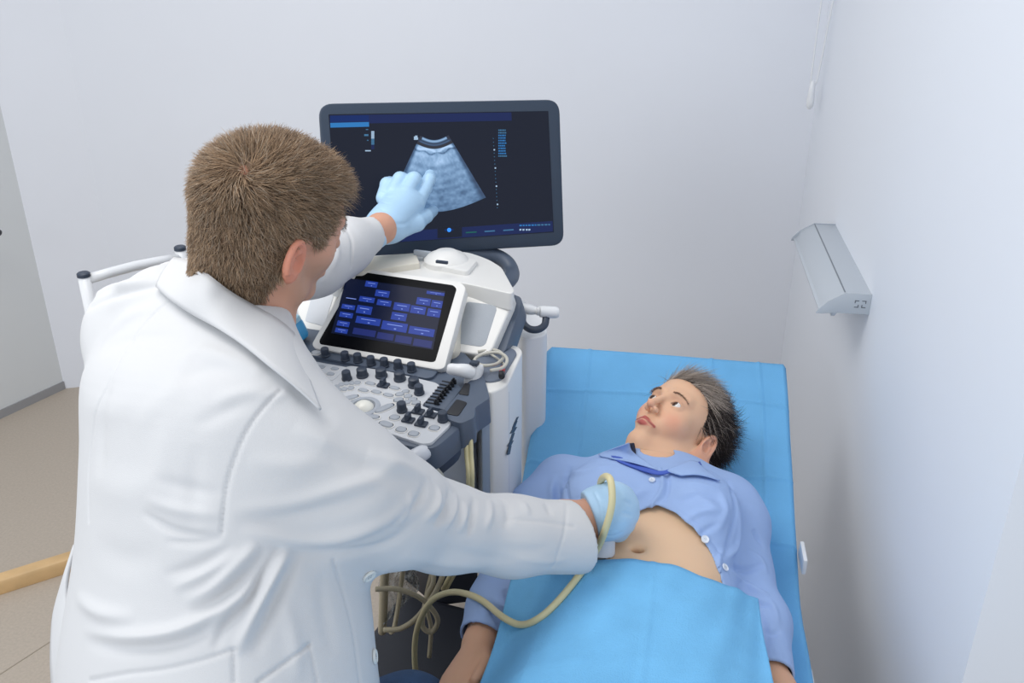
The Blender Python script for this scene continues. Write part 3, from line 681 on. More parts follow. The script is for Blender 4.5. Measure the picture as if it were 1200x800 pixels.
# gel bottle / blue-lidded cup on the left of the console
rg = empty('gel_cup', 'small blue gel cup at the left end of the console by the man', 'cup', PC.at(350, 394))
lathe('cup', [(.017, 0), (.021, .006), (.023, .03), (.021, .036)], PC.at(352, 398), mat('blue_cup', (70, 165, 220), .35), rg, axis=unit(PC.n - .5 * PC.ex), k=24)
lathe('lid', [(.0225, .034), (.023, .042), (.016, .050), (.006, .052)], PC.at(352, 398), mat('pale_blue_lid', (170, 215, 235), .3), rg, axis=unit(PC.n - .5 * PC.ex), k=24)
# hanging cords under the holder
for k_, (x0, x1) in enumerate(((546, 549), (551, 553))):
    tag(tube('hanging_cable', [W(x0, 507, 1.47), W(x0 + 1, 532, 1.47), W(x1, 570, 1.48), W(x1 - 6, 640, 1.62), W(x1 - 30, 690, 1.8)], .0042, M_cable, k=10), ('cream cable hanging straight down under the probe holder, the left of two', 'cream cable hanging straight down under the probe holder, the right of two')[k_], 'cable')
# bundle of cables below the console
bl = [([(452, 650, 1.75), (450, 690, 1.8), (448, 740, 1.9)], .009, 'thick tan cable hanging vertically beside the coat front'),
      ([(440, 690, 1.72), (465, 690, 1.72), (490, 699, 1.73), (505, 712, 1.74), (513, 727, 1.75), (506, 740, 1.76), (495, 732, 1.76), (500, 700, 1.77), (508, 680, 1.78), (504, 650, 1.8)], .0052, 'beige cable curling in a loop under the machine'),
      ([(450, 738, 1.8), (470, 736, 1.79), (488, 724, 1.77), (502, 706, 1.76), (512, 690, 1.77), (520, 668, 1.8), (522, 640, 1.85)], .0055, 'beige cable sweeping upward to the right behind the looped ones'),
      ([(476, 640, 1.8), (468, 700, 1.82), (462, 735, 1.83), (458, 741, 1.84)], .0048, 'beige cable ending near the floor left of the bag'),
      ([(503, 770, 1.85), (505, 735, 1.84), (499, 705, 1.82), (506, 670, 1.82), (511, 640, 1.85)], .0045, 'slim beige cable dropping straight behind the loop')]
for pts, r, lb in bl: tag(tube('loose_cable', [W(*p) for p in pts], r, mat('beige_cable', (178, 168, 142), .5), k=10), lb, 'cable')
# clear bag
nb = 44; V = []; 
for i in range(nb):
    for j in range(nb):
        u, v = i / (nb - 1), j / (nb - 1)
        x = 448 + u * (38 + 14 * (1 - v)) + 4 * math.sin(v * 9); y = 640 + v * 92 - u * v * 38
        V.append(W(x, y, 1.86 + .018 * math.sin(u * 17 + v * 7) + .014 * math.sin(v * 23 - u * 11) + .010 * math.sin(u * 41 + 3 * v)))
F = [(i * nb + j, (i + 1) * nb + j, (i + 1) * nb + j + 1, i * nb + j + 1) for i in range(nb - 1) for j in range(nb - 1)]
o = put('plastic_bag', mesh_np('plastic_bag', V, F), mat('clear_film', (170, 175, 176), .22, alpha=.5, spec=.8)); so = o.modifiers.new('s', 'SOLIDIFY'); so.thickness = .0015
tag(o, 'crumpled clear plastic bag hanging among the cables under the machine', 'bag')
# ------------------------------------------------------------------ people: heads
def head_sd(q, fem=False):
    """q in head space: x = person's right, y = forward, z = up; origin between the ears at eye level"""
    ax = np.abs(q[..., 0]); m = q.copy(); m[..., 0] = ax
    d = sd_ell(q, np.array([0, -.014, .032]), (.0745, .097, .086))
    d = smin(d, sd_ell(q, np.array([0, .036, .03]), (.058, .052, .058)), .03)
    d = smin(d, sd_ell(q, np.array([0, .034, -.036]), (.050, .054, .067)), .03)
    jw = .054 if fem else .060
    d = smin(d, sd_cone(m, (jw - .006, .0, -.045), (jw - .014, .022, -.078), .014, .013), .03)
    d = smin(d, sd_cone(m, (jw - .014, .022, -.078), (.010, .070, -.1), .012, .013), .024)
    d = smin(d, sd_sph(m, np.array([.0, .0745, -.0985]), .0150), .022)
    d = smin(d, sd_sph(m, np.array([.036, .055, -.026]), .022), .024)       # cheek
    d = smin(d, sd_sph(m, np.array([.024, .068, -.045]), .013), .02)
    d = smin(d, sd_cone(m, (.012, .091, .020), (.040, .076, .022), .0075, .0075), .016)   # brow
    d = smin(d, sd_ell(m, np.array([.0, .082, -.066]), (.024, .0175, .016)), .014)
    d = smax(d, -sd_ell(m, np.array([.031, .1045, .0]), (.017, .017, .0125)), .014)      # socket
    lid = sd_sph(m, np.array([.0305, .0765, .0005]), .0142)
    d = smin(d, lid, .004)
    ap = sd_ell(m, np.array([.0305, .095, -.0005]), (.0142, .016, .0056))
    d = smax(d, -ap, .0015)
    d = smin(d, sd_cone(m, (0, .089, .014), (0, .111, -.028), .0062, .0075), .010)
    d = smin(d, sd_sph(m, np.array([0, .1135, -.0325]), .0076), .007)
    d = smin(d, sd_ell(m, np.array([.0115, .1005, -.0365]), (.0058, .0088, .0058)), .006)
    d = smax(d, -sd_ell(m, np.array([.0058, .1075, -.0425]), (.0032, .0055, .0035)), .003)
    ul = sd_cone(m, (.0, .1005, -.0600), (.0235, .0880, -.0668), .0040, .0020); ll = sd_cone(m, (.0, .0990, -.0720), (.0205, .0880, -.0690), .0048, .0024)
    d = smin(d, ul, .005); d = smin(d, ll, .005)
    mo = sd_cone(m, (.0, .1080, -.0658), (.0262, .0905, -.0677), .0015, .0010)
    d = smax(d, -mo, .003)
    # ear
    th = .32; ca, sa = math.cos(th), math.sin(th)
    A = np.array([[ca, -sa * -1, 0], [-sa, ca, 0], [0, 0, 1.0]])
    A = np.array([[ca, sa, 0], [-sa, ca, 0], [0, 0, 1.0]])
    ec = np.array([.0775, -.012, -.012]); e = sd_ell(m, ec, (.0062, .0175, .031), A)
    lobe = sd_ell(m, np.array([.073, -.006, -.037]), (.006, .010, .011), A); e = smin(e, lobe, .008)
    el = (m - ec) @ A.T
    rim = np.hypot(np.hypot(el[..., 1] / .0172, el[..., 2] / .030) - .86, 0) * .02; rim = np.hypot(rim, el[..., 0] - .004) - .0034
    rim = np.maximum(rim, -(el[..., 2] + .018))
    e = smin(e, rim, .003)
    e = smax(e, -sd_ell(el, np.array([.0065, .004, -.004]), (.0080, .0085, .013)), .003)
    e = smax(e, -sd_ell(el, np.array([.0065, -.004, .014]), (.0065, .0045, .009)), .003)
    d = smin(d, e, .005)
    return d, ap, ul, ll, mo
def to_world(c, B, V): return c + V @ B
def basis(M):                                     # columns of M = local axes in camera space
    M = np.array(M); return np.stack([cam2w(M[:, i]) for i in range(3)])
M_skin = mat('skin', (225, 170, 140), .5, attr=True, sss=.12, bump=.12, bscale=700, spec=.35)
M_hair = mat('hair_strands', (60, 45, 35), .5, attr=True, spec=.3)
M_eye = mat('eye_surface', (240, 238, 235), .12, attr=True, spec=.6)
def blend(C, w, col): w = np.clip(w, 0, 1)[:, None]; return C * (1 - w) + np.array(lin(col)) * w
def strands(name, roots, nrm, dirs, length, lift, col, w, parent, c, B, seg=5, curl=.25, grav=0.0, seed=1):
    r = np.random.default_rng(seed); n = len(roots); S = np.linspace(0, 1, seg)
    jit = r.normal(size=(n, 3)) * curl; T = dirs + jit; T -= nrm * np.einsum('ij,ij->i', T, nrm)[:, None]; T /= np.linalg.norm(T, axis=1)[:, None] + 1e-9
    D0 = nrm * lift[:, None] + T; D0 /= np.linalg.norm(D0, axis=1)[:, None]
    bend = r.normal(size=(n, 3)) * curl * .35
    P = roots[:, None, :] + length[:, None, None] * (S[None, :, None] * D0[:, None, :] + (S ** 2)[None, :, None] * (bend - nrm * .12 * lift[:, None] + T * .1)[:, None, :] * .8)
    P[:, 0] -= nrm * .002
    side = np.cross(D0, nrm); side /= np.linalg.norm(side, axis=1)[:, None] + 1e-9
    wd = (w * np.array([1, 1, .9, .6, .12])[:seg])[None, :, None]
    a = P + side[:, None] * wd; b = P - side[:, None] * wd; u = np.cross(side, D0)[:, None] * wd * .9 + P
    V = np.stack([a, b, u], 2).reshape(-1, 3); base = (np.arange(n) * seg * 3)[:, None]
    Fs = []
    for s in range(seg - 1):
        for k in range(3):
            k2 = (k + 1) % 3; Fs.append(np.stack([base[:, 0] + s * 3 + k, base[:, 0] + s * 3 + k2, base[:, 0] + (s + 1) * 3 + k2, base[:, 0] + (s + 1) * 3 + k], 1))
    me = mesh_np(name, to_world(c, B, V), np.concatenate(Fs)); CC = np.repeat(col, seg * 3, axis=0)
    setcol(me, CC); return put(name, me, M_hair, parent)
def scalp_pts(V, N, mask, n, seed):
    r = np.random.default_rng(seed); w = mask(V).astype(float); i = r.choice(len(V), n, p=w / w.sum()); return V[i] + r.normal(size=(n, 3)) * .0008, N[i]
def eyeball(parent, c, B, x, gaze):
    g = unit(gaze); ctr = np.array([x, .0770, .0003]); R = .0128; V = []; K = 40; a = np.array([0, 0, 1.0]); u = unit(np.cross(g, a)); v = np.cross(u, g); CC = []
    ring = np.r_[0.02, np.linspace(.08, .6, 14), np.linspace(.7, 1.9, 10)]
    for t in ring:
        for k in range(K):
            f = 2 * math.pi * k / K; V.append(ctr + R * (math.cos(t) * g + math.sin(t) * (math.cos(f) * u + math.sin(f) * v)))
            CC.append(lin((10, 8, 8)) if t < .17 else (lin((70, 46, 34)) if t < .47 else (lin((36, 25, 22)) if t < .53 else lin((226, 220, 216)))))
    F = [tuple(range(K))] + [(i * K + j, (i + 1) * K + j, (i + 1) * K + (j + 1) % K, i * K + (j + 1) % K) for i in range(len(ring) - 1) for j in range(K)]
    me = mesh_np('eye', to_world(c, B, np.array(V)), F); setcol(me, np.array(CC)); put('eye', me, M_eye, parent)
def person_mesh(fn, boxes, colfn, parent, name='body', m=None):
    """one figure, meshed finely inside the listed boxes: (lo, hi, h, keep-function)"""
    VV = []; QQ = []; o = 0
    for lo, hi, h, keep in boxes:
        f = (lambda p: np.maximum(fn(p), keep(p))) if keep else fn
        V, Q = surf(f, lo, hi, h); V = smooth_mesh(V, Q, 1, .4); VV.append(V); QQ.append(Q + o); o += len(V)
    V = np.vstack(VV); me = mesh_np(name, V, np.vstack(QQ)); setcol(me, colfn(V)); return put(name, me, m or M_skin, parent)
C3 = lambda x, y, t, r: [*W(x, y, t), r]

# ================================================================== woman
woman = empty('person', 'woman in light blue shirt lying on the blue sheet, short grey-streaked dark hair, belly bare', 'person', (0.0, 1.2, .66))
wS = .95; wB = basis([[-.6413, -.4281, .6367], [.188, .7169, .6714], [-.7439, .5503, -.3793]]) * wS; wC = CAMP + cam2w(np.array([.3310, -.1745, -1.785]))
wq = lambda p: (p - wC) @ wB.T / wS ** 2
ZW = lambda x, y, z, r: [*WZ(x, y, z), r]
w_up = unit([0, 1, .10]); w_lat = np.array([1.0, 0, 0])
w_secs = [((0.0, .80, .735), .165, .085), ((0.0, .95, .74), .178, .092), ((0.005, 1.08, .745), .168, .098), ((0.005, 1.22, .757), .145, .094), ((0.005, 1.36, .778), .150, .108), ((0.0, 1.455, .79), .150, .088), ((.008, 1.525, .80), .105, .064), ((.025, 1.565, .808), .045, .045)]
armR = [[-.165, 1.475, .785, .050], [*WZ(628, 605, .76), .047], [*WZ(603, 655, .725), .042], [*WZ(582, 710, .71), .036], [*WZ(562, 755, .70), .029]]
armL = [[.150, 1.465, .780, .050], [*WZ(862, 615, .765), .047], [*WZ(868, 668, .73), .040], [*WZ(892, 730, .71), .034], [*WZ(904, 800, .70), .027]]
def w_neck(p): return sd_chain(p, [[*to_world(wC, wB, np.array([0, -.02, -.06])), .049], [*to_world(wC, wB, np.array([0, -.030, -.115])), .047], [.02, 1.475, .795, .060]], .02)
def finger(j, r): return [[*a, b] for a, b in zip(j, r)]
def w_hands(p):
    k = .006
    # right hand, image lower left
    H = lambda x, y, z: WZ(x, y, z)
    d = sd_chain(p, [[*H(563, 755, .70), .026], [*H(552, 780, .695), .023], [*H(543, 800, .69), .023]], .02)
    d = smin(d, sd_ell(p, H(540, 806, .690), (.036, .05, .017)), .02)
    for x0, x1, y1, r in ((520, 500, 860, .0095), (531, 515, 872, .0098), (542, 530, 868, .0096), (552, 544, 855, .0088)):
        a = H(x0, 815, .695); b_ = H(x1, y1 - 15, .692); c_ = H(x1 - 1, y1 + 8, .682); d = smin(d, sd_chain(p, [[*a, r + .001], [*b_, r], [*c_, r * .9]], .004), k)
    d = smin(d, sd_chain(p, [[*H(567, 762, .705), .013], [*H(570, 776, .712), .0115], [*H(563, 789, .716), .0100], [*H(557, 797, .715), .0090]], .004), .004)
    d = smin(d, sd_ell(p, H(914, 812, .70), (.030, .05, .016)), .015)
    d = smin(d, sd_chain(p, [[*H(905, 802, .70), .024], [*H(912, 820, .70), .022]], .02), .02)
    for x0, x1, r in ((900, 897, .0095), (910, 908, .0098), (919, 920, .0096), (928, 930, .0088)):
        d = smin(d, sd_chain(p, [[*H(x0, 835, .70), r + .001], [*H(x1, 868, .697), r], [*H(x1, 890, .688), r * .9]], .004), k)
    d = smin(d, sd_chain(p, [[*H(893, 815, .70), .013], [*H(884, 832, .70), .012], [*H(881, 850, .70), .010]], .006), .008)
    return d
def w_body(p):
    q = wq(p); d = head_sd(q, True)[0] * wS; d = smin(d, w_neck(p), .022)
    t = sd_trunk(p, w_secs, w_lat, w_up, 2.2)
    for s in (-1, 1): t = smin(t, sd_ell(p, np.array([.005 + s * .075, 1.35, .845]), (.06, .06, .04)), .04)
    t = smin(t, sd_ell(p, np.array([.0, 1.20, .79]), (.11, .13, .068)), .05)
    nv = WZ(747, 651, .85)
    t = smax(t, -sd_ell(p, nv, (.010, .006, .02)), .014)
    d = smin(d, t, .03)
    for A in (armR, armL): d = smin(d, sd_chain(p, A, .02), .03)
    d = smin(d, w_hands(p), .01)
    for s in (-1, 1): d = smin(d, sd_chain(p, [[s * .088, .9, .745, .088], [s * .085, .5, .735, .068], [s * .08, .1, .71, .045], [s * .085, -.02, .70, .035]], .03), .04)
    return d
def w_col(V):
    q = wq(V); d, ap, ul, ll, mo = head_sd(q, True); ax = np.abs(q[:, 0]); C = np.tile(np.array(lin((226, 182, 150))), (len(V), 1))
    inh = np.linalg.norm(q, axis=1) < .16
    m = q.copy(); m[:, 0] = ax
    body = ~inh; C[body] = np.array(lin((226, 190, 156)))
    C = blend(C, np.clip((np.abs(V[:, 0]) - .16) / .03, 0, 1) * body, (218, 170, 140))
    C[inh] = blend(C[inh], np.exp(-(np.linalg.norm(m[inh] - [.042, .075, -.035], axis=1) / .022) ** 2) * .45, (226, 140, 118))
    C[inh] = blend(C[inh], np.exp(-(np.linalg.norm(m[inh] - [0, .115, -.036], axis=1) / .012) ** 2) * .4, (220, 135, 115))
    lip = np.minimum(ul, ll); C[inh] = blend(C[inh], np.clip(1 - (lip[inh] - .0008) / .0010, 0, 1), (184, 96, 88))
    C[inh] = blend(C[inh], np.clip(1 - (mo[inh] - .0004) / .0015, 0, 1) * .6, (120, 45, 45))
    C[inh] = blend(C[inh], np.clip(1 - np.abs(ap[inh]) / .0016, 0, 1) * .85 * (q[inh, 1] > .07) * (q[inh, 2] > -.001), (44, 30, 28))
    C[inh] = blend(C[inh], np.exp(-((np.hypot((ax[inh] - .0305) / .018, (q[inh, 2] - .010) / .008)) ** 2)) * .35 * (q[inh, 1] > .06), (176, 118, 98))
    C[inh] = blend(C[inh], (ax[inh] > .0735) * .3 * (q[inh, 1] < .02), (222, 120, 100))
    hm = w_mask(q - np.array([0, 0, .005])) & inh; C[hm] = np.array(lin((48, 40, 37)))
    return C
def w_mask(q):
    hl = np.interp(q[:, 1], [-.12, -.06, -.035, -.02, -.005, .012, .024, .04, .055, .075, .1], [-.075, -.075, -.055, -.02, .018, .008, .004, .034, .050, .058, .066])
    return (q[:, 2] > hl) & (np.abs(q[:, 0]) < .0765) 
cutn = unit(np.array([0, 1, .25])); cutp = np.array([.02, 1.50, .79])
hlo = wC - .19; hhi = wC + .17
keep_head = lambda p: -((p - cutp) @ cutn); keep_body = lambda p: ((p - cutp) @ cutn) - .004
w_obj = person_mesh(w_body, [(hlo, hhi, .0018, keep_head), ((-.42, -.12, .60), (.42, 1.60, .98), .0045, keep_body)], w_col, woman)
for x in (-.0305, .0305): eyeball(woman, wC, wB, x, (.24, 1, .06))
# hair and brows
def roots_of(o, c, B, s):
    V = (verts(o.data) - c) @ B.T / s ** 2; N = normals(o.data) @ B.T / s; k = np.linalg.norm(V, axis=1) < .165; return V[k], N[k]
hV, hN = roots_of(w_obj, wC, wB, wS)
rt, rn_ = scalp_pts(hV, hN, w_mask, 12000, 3)
front = np.clip((rt[:, 1] - .015) / .045, 0, 1) * np.clip((rt[:, 2] - .04) / .02, 0, 1); back = np.clip((-rt[:, 1] - .02) / .06, 0, 1)
dr = np.stack([-1.1 * front - .1, -.9 * np.ones(len(rt)) * (1 - back * .6) , .25 - .9 * back - .5 * (np.abs(rt[:, 0]) > .06) * (1 - front)], 1)
ln = .022 + .018 * RNG.random(len(rt)) + .012 * front + .020 * back * (rt[:, 2] > 0) + .008 * (rt[:, 2] > .05)
lf = .35 + .45 * back * RNG.random(len(rt)) - .08 * front
rc = np.random.default_rng(6); g = rc.random(len(rt)); base = np.array([lin((52, 42, 38))]) * (.55 + .9 * rc.random(len(rt)))[:, None]
fc = np.clip((rt[:, 1] - .042) / .02, 0, 1) * np.clip((rt[:, 2] - .035) / .02, 0, 1); gm = g < (.06 + .88 * fc + .14 * (rt[:, 1] > -.02) * (rt[:, 2] > .0)); base[gm] = np.array(lin((186, 172, 160))) * (.6 + .5 * rc.random(gm.sum()))[:, None]
ck = np.floor(rt / .007).astype(int); hsh = (np.abs(np.sin(ck @ np.array([12.9898, 78.233, 37.719]))) * 43758.5453) % 1.0
base = base * (.6 + .75 * hsh)[:, None]; dr = dr + .45 * np.stack([np.sin(hsh * 40), np.cos(hsh * 57), np.sin(hsh * 71)], 1) * (.3 + .7 * back)[:, None]
strands('hair', rt, rn_, dr, ln, lf, base, .00042, woman, wC, wB, curl=.4, seed=5)
# tufts standing off the back of the head
i = np.nonzero((rt[:, 1] < -.03) & (rt[:, 2] > -.01))[0]; i = rc.choice(i, 900); cl = np.round(rt[i] / .016) * .016
strands('hair_tufts', rt[i], rn_[i], unit(np.array([0, -.3, .6])) + 18 * (cl - rt[i]), .040 + .022 * rc.random(900), np.full(900, .95), base[i] * .8, .0004, woman, wC, wB, curl=.25, seed=9)
def brows(parent, c, B, col, seed=2):
    r = np.random.default_rng(seed); n = 300; s = r.random(n); sg = r.choice([-1, 1], n)
    x = .014 + .034 * s; z = .0165 + .0070 * np.sin(np.pi * (s * .8 + .1)) + r.normal(size=n) * .0009 - .004 * s; P = np.zeros((n, 3))
    P[:, 0] = x; P[:, 2] = z; y = np.full(n, .11)
    for k in range(40):
        P[:, 1] = y; y = y - np.maximum(head_sd(P)[0], 0) * .6
    P[:, 1] = y; P[:, 0] *= sg; N = np.tile([0, 1.0, 0], (n, 1)); D = np.stack([sg * 1.0, -.4 + 0 * s, .15 - .5 * s], 1)
    for g_ in (-1, 1):
        k = sg == g_; strands('eyebrow', P[k], N[k], D[k], np.full(k.sum(), .0065), np.full(k.sum(), .25), np.tile(np.array(lin(col)), (k.sum(), 1)), .00022, parent, c, B, curl=.2, seed=seed)
brows(woman, wC, wB, (120, 88, 70))

# shirt ---------------------------------------------------------------
M_shirt = mat('blue_cotton', (158, 184, 228), .85, bump=.35, bscale=900, var=.02, vscale=30, spec=.2)
M_shirt_in = mat('blue_cotton_lining', (74, 100, 190), .85); M_btn = mat('pearl_button', (222, 230, 242), .25); M_navyc = mat('navy_cloth', (22, 28, 52), .8)
belly = [(600, 660), (672, 622), (700, 600), (722, 604), (742, 603), (756, 596), (770, 592), (790, 600), (812, 618), (830, 643), (842, 668), (848, 692), (846, 725), (820, 745), (600, 745)]
def w_torso(p, o):
    secs = [(c_, a + o, b_ + o) for c_, a, b_ in w_secs[:-1]]
    t = sd_trunk(p, secs, w_lat, w_up, 2.2)
    for s in (-1, 1): t = smin(t, sd_ell(p, np.array([.005 + s * .075, 1.345, .85]), (.062 + o, .062 + o, .04 + o)), .05)
    return t
def w_shirt(p):
    o = w_torso(p, .009)
    fr = p[..., 2] > .745
    cut = sd_px_poly(p, belly); cut = np.where(fr, cut, .05)
    neckhole = sd_chain(p, [[.018, 1.475, .83, .048], [*to_world(wC, wB, np.array([0, -.025, -.10])), .070]], .01)
    neckhole = smin(neckhole, sd_ell(p, np.array([*WZ(768, 540, .86)]), (.03, .03, .05)), .02)
    A = [sd_chain(p, [[*a[:3], a[3] + .010] for a in A_], .03) for A_ in (armR, armL)]
    outer = o
    for a in A: outer = smin(outer, a, .035)
    inner = np.minimum(w_torso(p, .004), np.minimum(*[sd_chain(p, [[*a[:3], a[3] + .005] for a in A_], .03) for A_ in (armR, armL)]))
    d = np.maximum(outer, -inner)
    arm = np.minimum(*A)
    d = np.where(arm < .0, d, smax(d, -cut, .002))
    d = smax(d, -neckhole, .003)
    for A_ in (armR, armL):
        a = np.array(A_[-1][:3]); u = unit(a - np.array(A_[-2][:3])); pl = (p - (a - u * .012)) @ u; near = np.linalg.norm(p - a, axis=-1) < .12
        d = np.where(near, np.maximum(d, pl), d)
    return smax(d, .85 - p[..., 1] - .0, .002) if True else d
V, Q = surf(w_shirt, (-.36, .78, .60), (.36, 1.60, .97), .0028, B=10); V = smooth_mesh(V, Q, 2, .45)
me = mesh_np('shirt', V, Q)
SF = [([(772, 548), (776, 562), (774, 576), (763, 592)], .0035, .003, 'full'), ([(780, 549), (783, 563), (780, 580), (770, 592)], .004, -.0035), ([(764, 596), (790, 612), (812, 634), (832, 670)], .004, .0015), ([(782, 592), (806, 606), (830, 628), (850, 660), (862, 690)], .003, -.002),
    ([(640, 620), (652, 590), (655, 565)], .006, -.006), ([(668, 545), (663, 570), (668, 600)], .006, -.005), ([(650, 555), (646, 580), (652, 600)], .006, .004),
    ([(852, 560), (862, 590), (858, 620), (850, 650)], .006, -.006), ([(868, 600), (862, 640), (850, 655)], .007, .005), ([(845, 575), (850, 600), (838, 625)], .008, .004),
    ([(800, 570), (830, 590), (850, 610)], .012, .004), ([(700, 545), (720, 570), (740, 585)], .010, .003), ([(720, 590), (745, 580), (765, 570)], .008, .003),
    ([(852, 575), (820, 568), (790, 566)], .007, .003), ([(850, 585), (818, 582), (790, 588)], .007, -.003), ([(848, 598), (820, 600), (800, 612)], .006, .003), ([(846, 612), (826, 622), (815, 634)], .005, -.0025), ([(650, 560), (690, 552), (720, 545)], .008, .003), ([(662, 590), (690, 580), (715, 580)], .006, -.002), ([(848, 640), (842, 660), (846, 685)], .005, .003), ([(858, 650), (866, 672), (878, 690)], .005, -.003), ([(605, 620), (618, 608), (640, 600)], .007, .003),
    ([(572, 700), (580, 722), (592, 735)], .005, -.003), ([(900, 700), (908, 715), (912, 735)], .006, .003), ([(888, 712), (896, 735), (900, 755)], .006, -.003), ([(905, 750), (912, 765), (920, 775)], .005, .002),
    ([(862, 690), (880, 702), (905, 712)], .005, -.006), ([(860, 672), (882, 690), (902, 698)], .006, .006), ([(850, 660), (872, 668), (895, 660)], .006, -.004), ([(875, 645), (890, 655), (900, 672)], .006, .004), ([(882, 620), (894, 640)], .006, -.004),
    ([(590, 690), (600, 705), (612, 710)], .006, -.005), ([(575, 700), (592, 712), (606, 728)], .007, .004), ([(560, 712), (575, 720)], .006, .003), ([(548, 742), (570, 748), (590, 738)], .002, -.0012), ([(895, 735), (905, 742), (915, 738)], .005, -.003)]
strokes(me, [(q_[0], q_[1], q_[2] * (1.45 if abs(q_[2]) > .002 else 1)) + tuple(q_[3:]) for q_ in SF])
put('shirt', me, M_shirt, woman); shirt_tree = bvh(me)
both = lambda px, py: (lambda a, b_: a if b_ is None or (a is not None and (a - CAMP) @ FV < (b_ - CAMP) @ FV) else b_)(cast(shirt_tree, px, py)[0], cast(w_tree, px, py)[0])
w_tree = bvh(w_obj.data)
def ribbon(name, rows, m, parent, tree, thick=.0022, off=.007, n=6, rows_n=6):
    """rows of (px, py, lift) laid over what the camera sees there, then joined into a cloth strip of real thickness"""
    R = []
    for r in rows:
        P = []
        for x, y, l in r:
            h = tree(x, y)
            if h is None: h = P[-1] if P else W(x, y, 1.7)
            P.append((CAMP + (h - CAMP) * (1 - (off + l) / np.linalg.norm(h - CAMP))))
        R.append(catmull(P, n))
    R = np.array(R); S = catmull(R.reshape(len(R), -1), rows_n).reshape(-1, R.shape[1], 3) if len(R) > 2 else np.array([R[0] * (1 - s) + R[1] * s for s in np.linspace(0, 1, rows_n)])
    a, b_ = S.shape[:2]; F = [(i * b_ + j, i * b_ + j + 1, (i + 1) * b_ + j + 1, (i + 1) * b_ + j) for i in range(a - 1) for j in range(b_ - 1)]
    me = mesh_np(name, S.reshape(-1, 3), F); o = put(name, me, m, parent); so = o.modifiers.new('s', 'SOLIDIFY'); so.thickness = thick; so.offset = 0; return o
ribbon('collar_lining', [[(738, 521, .004), (744, 536, .004), (758, 547, .003), (774, 552, .002), (790, 548, .003), (806, 544, .003), (820, 541, .003)], [(712, 531, .001), (724, 540, .001), (749, 550, .001), (773, 556, .001), (793, 551, .001), (810, 547, .001), (822, 545, .001)]], M_shirt_in, woman, both)
ribbon('neck_label', [[(734, 520, .006), (743, 519, .008)], [(734, 527, .006), (745, 528, .008)], [(737, 535, .006), (745, 537, .007)]], M_navyc, woman, both)
ribbon('collar', [[(737, 519, .016), (728, 521, .018), (714, 524, .018), (696, 528, .016)], [(742, 530, .017), (736, 534, .016), (722, 533, .016), (702, 532, .014)], [(771, 551, .010), (756, 546, .012), (738, 541, .012), (716, 537, .010)]], M_shirt, woman, both)
ribbon('collar', [[(780, 551, .008), (796, 545, .014), (808, 540, .017), (817, 541, .016)], [(788, 554, .008), (806, 550, .012), (818, 548, .015), (825, 549, .014)], [(798, 557, .006), (815, 556, .008), (828, 558, .009), (844, 563, .008)]], M_shirt, woman, both)
for x, y, r in ((764, 563, .0058), (791, 604, .0066), (826, 632, .0066), (849, 665, .0066)):
    h, n_ = cast(shirt_tree, x, y)
    if h is None: h, n_ = cast(w_tree, x, y)
    if h is None: continue
    bt = lathe('button', [(r, .0), (r * 1.02, .0016), (r * .9, .0026), (r * .72, .0018), (.0002, .0016)], h + n_ * .0008, M_btn, woman, axis=n_, k=24)
    u1 = unit(np.cross(n_, UPZ)); u2 = np.cross(n_, u1); b = MB()
    for i_ in (-1, 1):
        for j_ in (-1, 1): b.box(h + n_ * .0028 + u1 * i_ * .0013 + u2 * j_ * .0013, (.0005, .0005, .0003), [u1, u2, n_])
    b.build('thread_hole', M_mgrey, bt)

def w_trous(p):
    d = sd_trunk(p, [(c_, a + .008, b_ + .008) for c_, a, b_ in w_secs[:4]], w_lat, w_up, 2.2)
    for s in (-1, 1): d = smin(d, sd_chain(p, [[s * .088, .9, .748, .094], [s * .085, .5, .738, .077], [s * .08, .12, .72, .060]], .03), .04)
    return smax(smax(d, p[..., 1] - 1.09, .004), .08 - p[..., 1], .004)
V, Q = surf(w_trous, (-.25, 0, .60), (.25, 1.2, .9), .006); put('trousers', mesh_np('trousers', smooth_mesh(V, Q, 1), Q), mat('dark_trousers', (40, 44, 58), .85), woman)
# drape over hips and legs --------------------------------------------
def w_height(x, y):
    P = np.stack([x, y, np.full_like(x, 1.0)], -1)
    for k in range(60):
        d = np.minimum(np.minimum(w_body(P), w_shirt(P)), w_trous(P)); P[..., 2] -= np.clip(d, 0, .05) * .8
        P[..., 2] = np.maximum(P[..., 2], .656)
    return P[..., 2]
NUd, NVd = 110, 130
Ltop = [(600, 676, .79), (640, 664, .83), (690, 659, .85), (740, 662, .855), (790, 670, .85), (840, 684, .835), (868, 694, .82), (888, 704, .79)]
topP = catmull([WZ(x, y, z) for x, y, z in Ltop], 20); s = np.linspace(0, len(topP) - 1, NUd); topP = np.stack([np.interp(s, np.arange(len(topP)), topP[:, k]) for k in range(3)], 1)
lb = WZ(560, 820, .66); rb_ = WZ(908, 820, .74); V = np.zeros((NVd, NUd, 3))
bx0, bx1 = lb[0] - .005, rb_[0] - .002
for i in range(NVd):
    v = i / (NVd - 1); f = v * 1.15
    for j in range(NUd):
        u = j / (NUd - 1); bx = bx0 + (bx1 - bx0) * u; by = .80
        V[i, j, 0] = topP[j, 0] * (1 - min(f / .42, 1)) + bx * min(f / .42, 1); V[i, j, 1] = topP[j, 1] - f
X = V[..., 0]; Y = V[..., 1]; Z = w_height(X, Y)
def blur(Z, it):
    for k in range(it):
        Zp = np.pad(Z, 1, mode='edge'); Z = np.maximum(Z, (Zp[:-2, 1:-1] + Zp[2:, 1:-1] + Zp[1:-1, :-2] + Zp[1:-1, 2:]) / 4)
    return Z
Z = blur(Z, 260)
